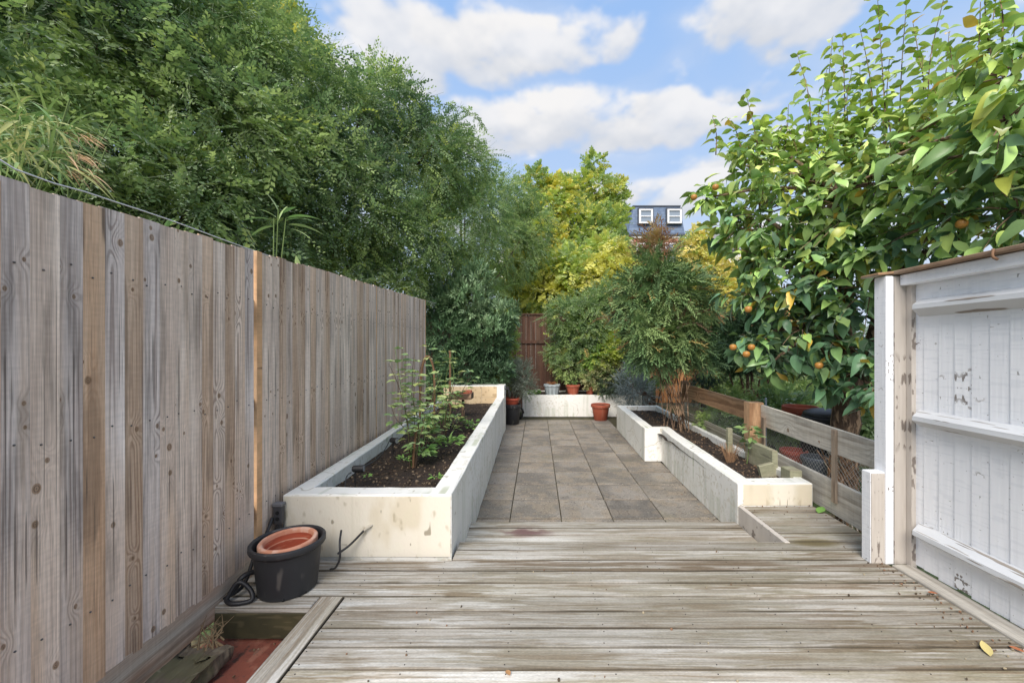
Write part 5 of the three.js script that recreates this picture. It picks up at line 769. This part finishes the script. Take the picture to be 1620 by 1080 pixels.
{ // the big black tub with a clay pot dropped into it
  const at = [-1.3, DECK + 0.002, -2.16], T = thing('black_tub', 'large black plastic plant tub on the deck corner', 'tub', at), h = 0.3;
  mesh('vessel', lathe([[0, 0], [0.155, 0], [0.162, 0.006], [0.185, 0.245], [0.187, 0.262], [0.206, 0.264], [0.21, 0.272], [0.21, 0.296], [0.205, 0.302], [0.193, 0.302], [0.186, 0.292], [0.178, 0.2], [0.15, 0.012], [0, 0.012]], 64), blackPlastic, T);
  for (const a of [2.4, 1.2, 0.4]) mesh('drain_notch', new THREE.CylinderGeometry(0.014, 0.014, 0.012, 10).rotateX(Math.PI / 2).rotateY(a - Math.PI / 2).translate(Math.cos(a) * 0.152, 0.01, Math.sin(a) * 0.152), std({ color: rgb(0.006, 0.006, 0.006) }), T);
  const P = thing('clay_pot', 'pale terracotta pot sitting inside the black tub', 'pot', [at[0] + 0.005, at[1] + 0.052, at[2] - 0.005]); P.rotation.set(0.03, 0, 0.02);
  mesh('vessel', lathe([[0, 0], [0.1, 0], [0.125, 0.18], [0.14, 0.2], [0.158, 0.205], [0.163, 0.215], [0.163, 0.243], [0.155, 0.252], [0.142, 0.252], [0.134, 0.244], [0.13, 0.2], [0.122, 0.19], [0.12, 0.16], [0.095, 0.012], [0, 0.012]], 64), paleClay, P);
  mesh('inner_wall', lathe([[0.0, 0.016], [0.0945, 0.016], [0.1185, 0.158], [0.1205, 0.186], [0.1285, 0.199], [0.1315, 0.226]], 64), mat(clayTex, 0.001, { color: rgb(1.1, 0.95, 0.85), side: THREE.DoubleSide }), P);
  mesh('drain_hole', new THREE.CylinderGeometry(0.014, 0.014, 0.003, 12).translate(0.02, 0.018, 0.02), black, P);
  T.scale.setScalar(0.84); P.scale.setScalar(0.84); P.position.y = at[1] + 0.044;
}
{ // cables, hose and socket round the tub
  const c = (label, pts, r, m = black, name = 'cable') => tag(mesh(numbered(name), tube(pts, r, 40, 6), m, scene), label, 'cable');
  c('black cable looping out beside the right of the tub', [[-1.09, 0.5, -2.3], [-1.06, 0.47, -2.22], [-1.05, 0.4, -2.2], [-1.08, 0.34, -2.22], [-1.15, 0.285, -2.3]], 0.006);
  c('stiff black lead running from the tub to the wall hole', [[-1.15, 0.33, -2.38], [-1.1, 0.36, -2.42], [-1.03, 0.43, -2.46]], 0.007); tag(mesh(numbered('cable'), tube([[-1.03, 0.43, -2.46], [-1.0, 0.45, -2.47], [-0.985, 0.452, -2.49]], 0.008, 16, 6), paleRope, scene), 'frayed pale end of the lead at the bed wall', 'cable');
  c('black hose lying along the fence behind the tub', [[-1.53, 0.29, -2.02], [-1.5, 0.3, -2.1], [-1.52, 0.42, -2.24], [-1.54, 0.47, -2.36], [-1.55, 0.52, -2.42]], 0.009);
  const h = thing('garden_hose', 'folded black hose end between tub and fence', 'hose', [-1.48, DECK, -2.05]); mesh('loop', tube([[-0.04, 0.02, 0.03], [0.0, 0.09, 0], [0.06, 0.05, 0.0], [0.08, 0.015, 0.02], [0.0, 0.014, 0.05], [-0.04, 0.02, 0.03]], 0.011, 40, 7), black, h); mesh('grip', tube([[-0.03, 0.03, 0], [0.0, 0.1, -0.03], [0.04, 0.1, -0.08], [0.1, 0.06, -0.1]], 0.013, 24, 7), black, h);
  const s = thing('outdoor_socket', 'black outdoor socket clipped at the bed corner beside the fence', 'socket', [-1.53, 0.44, -2.45]); mesh('box', new RoundedBoxGeometry(0.05, 0.11, 0.035, 3, 0.006).translate(0, 0.09, 0), std({ color: rgb(0.06, 0.06, 0.065), roughness: 0.4 }), s); for (const y of [0.07, 0.105]) mesh('outlet', new THREE.CylinderGeometry(0.011, 0.011, 0.006, 14).rotateX(Math.PI / 2).translate(0.002, y, 0.019), std({ color: rgb(0.008, 0.008, 0.008) }), s); mesh('lid', new RoundedBoxGeometry(0.056, 0.02, 0.045, 2, 0.004).translate(0, 0.15, 0), std({ color: rgb(0.16, 0.16, 0.17), roughness: 0.35 }), s); mesh('boot', new THREE.CylinderGeometry(0.018, 0.024, 0.06, 10).translate(0, 0.01, 0), black, s);
}
{ // rotten plank and litter in the gap
  const T = thing('rotten_plank', 'rotten mossy plank lying in the gap by the fence', 'plank', [-1.48, 0.1, -1.6]);
  const g = new THREE.BoxGeometry(0.2, 0.06, 1.5, 10, 3, 60), p = g.attributes.position; g.translate(0, 0.06, 0.47);
  for (let i = 0; i < p.count; i++) { let x = p.getX(i), y = p.getY(i), z = p.getZ(i); const e = fbm(x * 18 + 4, 3, 3), k = (fbm(z * 7, y * 20, 3) - 0.5); x += (x > 0 ? 1 : -1) * k * 0.075 * (Math.abs(x) > 0.08 ? 1 : 0.2); y += (fbm(x * 22, z * 9, 4) - 0.5) * 0.06 * (y > 0.08 ? 1 : 0.3); if (z < -0.2) z += (e - 0.35) * 0.16; p.setXYZ(i, x, y, z); } g.computeVertexNormals();
  const tx = tex(512, 512, (u, v) => { const a = fbm(u * 9, v * 3, 4), gr = vn(u * 60, v * 7), mo = ss(0.48, 0.62, fbm(u * 6 + 3, v * 5, 4)); let c = mx([138, 124, 104], [70, 60, 50], a * 0.6 + gr * 0.4); c = mx(c, [88, 92, 56], mo * 0.4); c = mx(c, [150, 140, 118], ss(0.66, 0.8, fbm(u * 14, v * 14, 3)) * 0.5); return [...c, a * 0.6 + gr * 0.4]; });
  const m = mesh('timber', triUV(g, 0.6), mat(tx, 0.012, { roughness: 1 }), T); m.rotation.z = -0.08;
  const sp = []; for (let i = 0; i < 14; i++) sp.push(limb([[rr(-0.1, 0.08), 0.08, -0.24 + rr(-0.05, 0.03)], [rr(-0.1, 0.06), 0.12, -0.3], [rr(-0.12, 0.05), rr(0.1, 0.18), -0.33 + rr(-0.04, 0.03)]], 0.006, 0.001, 5, 4, 0.2, i)); mesh('splinters', mergeGeometries(sp), std({ color: rgb(0.22, 0.15, 0.08) }), T);
  const s = thing('bark_strip', 'pale curled strip lying on the red floor', 'debris', [-1.22, 0.1, -1.72]); const b = mesh('strip', leafGeo(0.16, 0.018, { seg: 6, fold: 0.3, curl: -0.12 }), std({ color: rgb(0.6, 0.5, 0.38), side: THREE.DoubleSide }), s); b.rotation.y = 2.4; b.position.y = 0.006;
}
{ // fallen leaves and bits on the deck
  const one = (label, x, y, z, turn, c, L = 0.09, W = 0.045, name = 'fallen_leaf') => { const g = leafGeo(L, W, { seg: 5, fold: 0.35, curl: -0.12 }), o = tag(mesh(numbered(name), g, std({ color: c, side: THREE.DoubleSide }), scene), label, 'leaf', 'leaves and bits fallen on the deck'); o.position.set(x, y, z); o.rotation.y = turn; };
  one('fresh green fallen leaf at the side deck edge', 2.12, DECK + 0.004, -3.12, 2.3, rgb(0.2, 0.4, 0.08), 0.13, 0.06); one('yellow dried leaf near the lower right corner', 1.83, DECK + 0.006, -1.67, 2.6, rgb(0.6, 0.5, 0.2), 0.09, 0.035); one('small brown leaf at the bottom middle of the deck', -0.12, DECK + 0.005, -1.6, 0.5, rgb(0.45, 0.24, 0.1), 0.035, 0.02); one('rust red leaf lying on the skirting board', 1.98, DECK + 0.012, -2.1, 1.0, rgb(0.4, 0.14, 0.06), 0.04, 0.02); one('rust leaf beside the skirting board near the camera', 1.97, DECK + 0.006, -1.73, 0.3, rgb(0.45, 0.16, 0.07), 0.05, 0.024);
  const D = thing('leaf_litter', 'crumbs of leaf and twig along the edges of deck and paving', 'litter'); D.userData.kind = 'stuff'; const pts = [];
  for (let i = 0; i < 90; i++) pts.push([2.0 + rr(-0.25, 0.02) * R(), DECK + 0.006, -rr(1.5, 2.4)]); for (let i = 0; i < 110; i++) { const d = rr(3.4, 8.5); pts.push([-0.53 - 0.016 * (d - 2.48) + Math.abs(rr(0, 0.1) * R()), 0.004, -d]); } for (let i = 0; i < 60; i++) pts.push([rr(-0.9, 2), DECK + 0.004, -rr(1.3, 2.6)]); for (let i = 0; i < 60; i++) pts.push([rr(-1.45, -1.12), 0.102, -rr(1.2, 1.98)]); for (let i = 0; i < 70; i++) { const d = rr(3.5, 9); pts.push([1.56 - (d > 5.5 ? 0.14 : 0) - Math.abs(rr(0, 0.12) * R()), 0.004, -d]); } for (let i = 0; i < 30; i++) pts.push([rr(1.66, 2.18), DECK + 0.004, -3.27 + R() ** 2 * 0.3]);
  scatter(D, 'crumbs', clodGeo, std({ roughness: 1 }), pts, 0.002, 0.007, 0.5, [rgb(0.16, 0.1, 0.06), rgb(0.08, 0.06, 0.04), rgb(0.36, 0.3, 0.2), rgb(0.22, 0.12, 0.07)]);
}
// ------------------------------------------------------------------ things in the neighbour's garden
{
  pot('red plastic bucket seen through the netting', [2.851, 0.146, -4.600], 0.1, 0.13, 0.24, std({ color: rgb(0.4, 0.07, 0.04), roughness: 0.45 }), { name: 'red_bucket' });
  pot('grey metal bucket seen through the netting', [2.902, 0.156, -4.300], 0.11, 0.135, 0.23, std({ color: rgb(0.12, 0.14, 0.17), roughness: 0.35, metalness: 0.4 }), { name: 'grey_bucket' });
  pot('dark maroon pot behind the far part of the low fence', [2.711, 0.254, -5.900], 0.09, 0.12, 0.32, std({ color: rgb(0.09, 0.02, 0.03), roughness: 0.4 }), { name: 'maroon_pot' });
  pot('terracotta tub behind the fence beside the black bin', [3.303, 0.404, -5.200], 0.14, 0.19, 0.38, clayMat, { name: 'terracotta_tub' });
  const b = thing('black_bin', 'black compost bin beside the fruit tree trunk', 'bin', [3.181, -0.170, -4.600]); b.position.y = -0.05; mesh('body', lathe([[0, 0], [0.24, 0], [0.2, 0.78], [0.215, 0.79], [0.2, 0.81], [0.0, 0.83]], 32), std({ color: rgb(0.02, 0.02, 0.022), roughness: 0.5 }), b); mesh('lid', lathe([[0.0, 0.9], [0.12, 0.88], [0.19, 0.85], [0.2, 0.815], [0.19, 0.815]], 32), std({ color: rgb(0.025, 0.025, 0.028), roughness: 0.45 }), b);
  const s = thing('stick_bundle', 'bundle of thin sticks leaning behind the netting', 'sticks', [2.418, 0.294, -3.200]); s.position.y = 0.1; for (let i = 0; i < 34; i++) mesh('stick', limb([[rr(-0.12, 0.14), 0, rr(-0.1, 0.1)], [rr(-0.12, 0.1), 0.3, rr(-0.08, 0.08)], [rr(-0.22, 0.02), 0.62 + rr(-0.08, 0.06), rr(-0.1, 0.1)]], 0.006, 0.004, 5, 4, 0.1, i), pick([caneMat, barkMat, railMat]), s);
  const r = thing('pale_pole', 'thin pale grey rod standing behind the low fence', 'pole', [2.984, 0.278, -5.400]); r.position.y = -0.05; mesh('rod', new THREE.CylinderGeometry(0.012, 0.012, 0.9, 8).translate(0, 0.45, 0), std({ color: rgb(0.5, 0.55, 0.6) }), r); mesh('cap', new THREE.SphereGeometry(0.014, 8, 6).translate(0, 0.9, 0), std({ color: rgb(0.5, 0.55, 0.6) }), r);
}
// ------------------------------------------------------------------ houses beyond
{
  const H = thing('dormer_house', 'brick house with a blue slate mansard roof and two white dormer windows', 'house', [8.1, 0, -30]);
  const w = (n, g, m, p = H) => wmesh(n, g, m, p), brick = mat(tex(512, 512, (u, v) => { const row = Math.floor(v * 52), x = u * 18 + (row % 2) * 0.5, bx = Math.floor(x), fx = x - bx, fy = v * 52 - row, mort = fx < 0.05 || fy < 0.16, t = vn(bx * 3.7, row * 5.1); let c = mx([196, 182, 160], [150, 136, 120], t); if (mort) c = [186, 178, 164]; return [...c, mort ? 0.2 : 0.6]; }), 0.01);
  const slate = mat(tex(256, 256, (u, v) => { const row = Math.floor(v * 22), x = u * 20 + (row % 2) * 0.5, t = vn(Math.floor(x) * 2.7, row * 3.1), e = (v * 22 - row) < 0.1 ? 0.7 : 1; const c = mx([124, 142, 168], [94, 112, 140], t); return [c[0] * e, c[1] * e, c[2] * e, e]; }), 0.01, { roughness: 0.6 });
  const white = std({ color: rgb(0.8, 0.8, 0.8), roughness: 0.5 }), glass = std({ color: rgb(0.25, 0.3, 0.36), roughness: 0.08 }), lead = std({ color: rgb(0.06, 0.07, 0.09) }), red = std({ color: rgb(0.5, 0.22, 0.15) });
  w('wall', triUV(cbox(6.14, 10.0, 0, 9.05, -36, -28.0, 0.01), 4), brick);
  const roof = w('roof', triUV(prism([[6.14, 9.2], [6.52, 11.03], [9.64, 11.03], [10.0, 9.2]], -36, -28.0).applyMatrix4(new THREE.Matrix4()), 4), slate);
  w('gutter', cbox(6.0, 10.1, 9.06, 9.19, -28.1, -27.86, 0.02), lead); w('cornice', cbox(6.1, 10.04, 8.92, 9.05, -28.0, -27.93, 0.01), white); w('parapet', cbox(6.45, 9.7, 11.04, 11.14, -36, -27.96, 0.02), lead);
  const win = (x0, x1, y0, y1, z, par, box) => { const W = w('window', mergeGeometries([cbox(x0, x0 + 0.12, y0, y1, z, z + 0.1, 0.005), cbox(x1 - 0.12, x1, y0, y1, z, z + 0.1, 0.005), cbox(x0 + 0.121, x1 - 0.121, y1 - 0.1, y1, z, z + 0.1, 0.005), cbox(x0 + 0.121, x1 - 0.121, y0, y0 + 0.1, z, z + 0.1, 0.005), cbox(x0 + 0.121, x1 - 0.121, (y0 + y1) / 2 - 0.03, (y0 + y1) / 2 + 0.03, z, z + 0.09, 0.005)]), white); const P = mesh('pane', cbox(x0 + 0.122, x1 - 0.122, y0 + 0.1, y1 - 0.1, z + 0.01, z + 0.03, 0.002), glass, W); if (box) mesh('cheek', cbox(x0 - 0.06, x1 + 0.06, y0 - 0.04, y1 + 0.12, z - 0.6, z - 0.004, 0.02), lead, W); };
  win(6.84, 7.76, 9.86, 10.82, -27.85, roof, true); win(8.74, 9.7, 9.86, 10.82, -27.85, roof, true);
  for (const [x0, x1] of [[6.66, 7.42], [8.6, 9.38]]) { win(x0, x1, 7.3, 8.58, -28.02); w('lintel', cbox(x0 - 0.12, x1 + 0.12, 8.6, 8.86, -28.0, -27.96, 0.01), red); w('sill', cbox(x0 - 0.1, x1 + 0.1, 7.2, 7.29, -28.0, -27.88, 0.01), white); }
  w('downpipe', new THREE.CylinderGeometry(0.05, 0.05, 8, 8).translate(8.3, 5, -27.93), lead);
  const N = thing('pale_house', 'pale rendered house right of the dormer house', 'house', [12.5, 0, -34]); const cr = std({ color: rgb(0.62, 0.6, 0.56) });
  wmesh('wall', triUV(cbox(10.3, 17, 0, 8.6, -38, -30.2, 0.02), 4), cr, N); wmesh('roof', prism([[10.1, 8.62], [13.6, 10.4], [17.2, 8.62]], -38.2, -30.0), std({ color: rgb(0.3, 0.3, 0.33) }), N); for (const [x0, y0] of [[11.2, 6.3], [13.4, 6.3], [15.4, 6.3]]) { const W = wmesh('window', mergeGeometries([cbox(x0, x0 + 1, y0, y0 + 0.1, -30.2, -30.1, 0.005), cbox(x0, x0 + 1, y0 + 1.3, y0 + 1.4, -30.2, -30.1, 0.005), cbox(x0, x0 + 0.1, y0 + 0.101, y0 + 1.299, -30.2, -30.1, 0.005), cbox(x0 + 0.9, x0 + 1, y0 + 0.101, y0 + 1.299, -30.2, -30.1, 0.005)]), white, N); mesh('pane', cbox(x0 + 0.1, x0 + 0.9, y0 + 0.1, y0 + 1.3, -30.19, -30.16, 0.003), glass, W); }
  const M = thing('pale_house', 'sliver of pale house left of the dormer house', 'house', [3, 0, -34]); wmesh('wall', triUV(cbox(-3, 6.0, 0, 8.3, -38, -30.2, 0.02), 4), cr, M); wmesh('roof', prism([[-3.2, 8.32], [1.5, 10.2], [6.05, 8.32]], -38.2, -30.0), std({ color: rgb(0.3, 0.3, 0.33) }), M);
}
renderer.render(scene, camera);
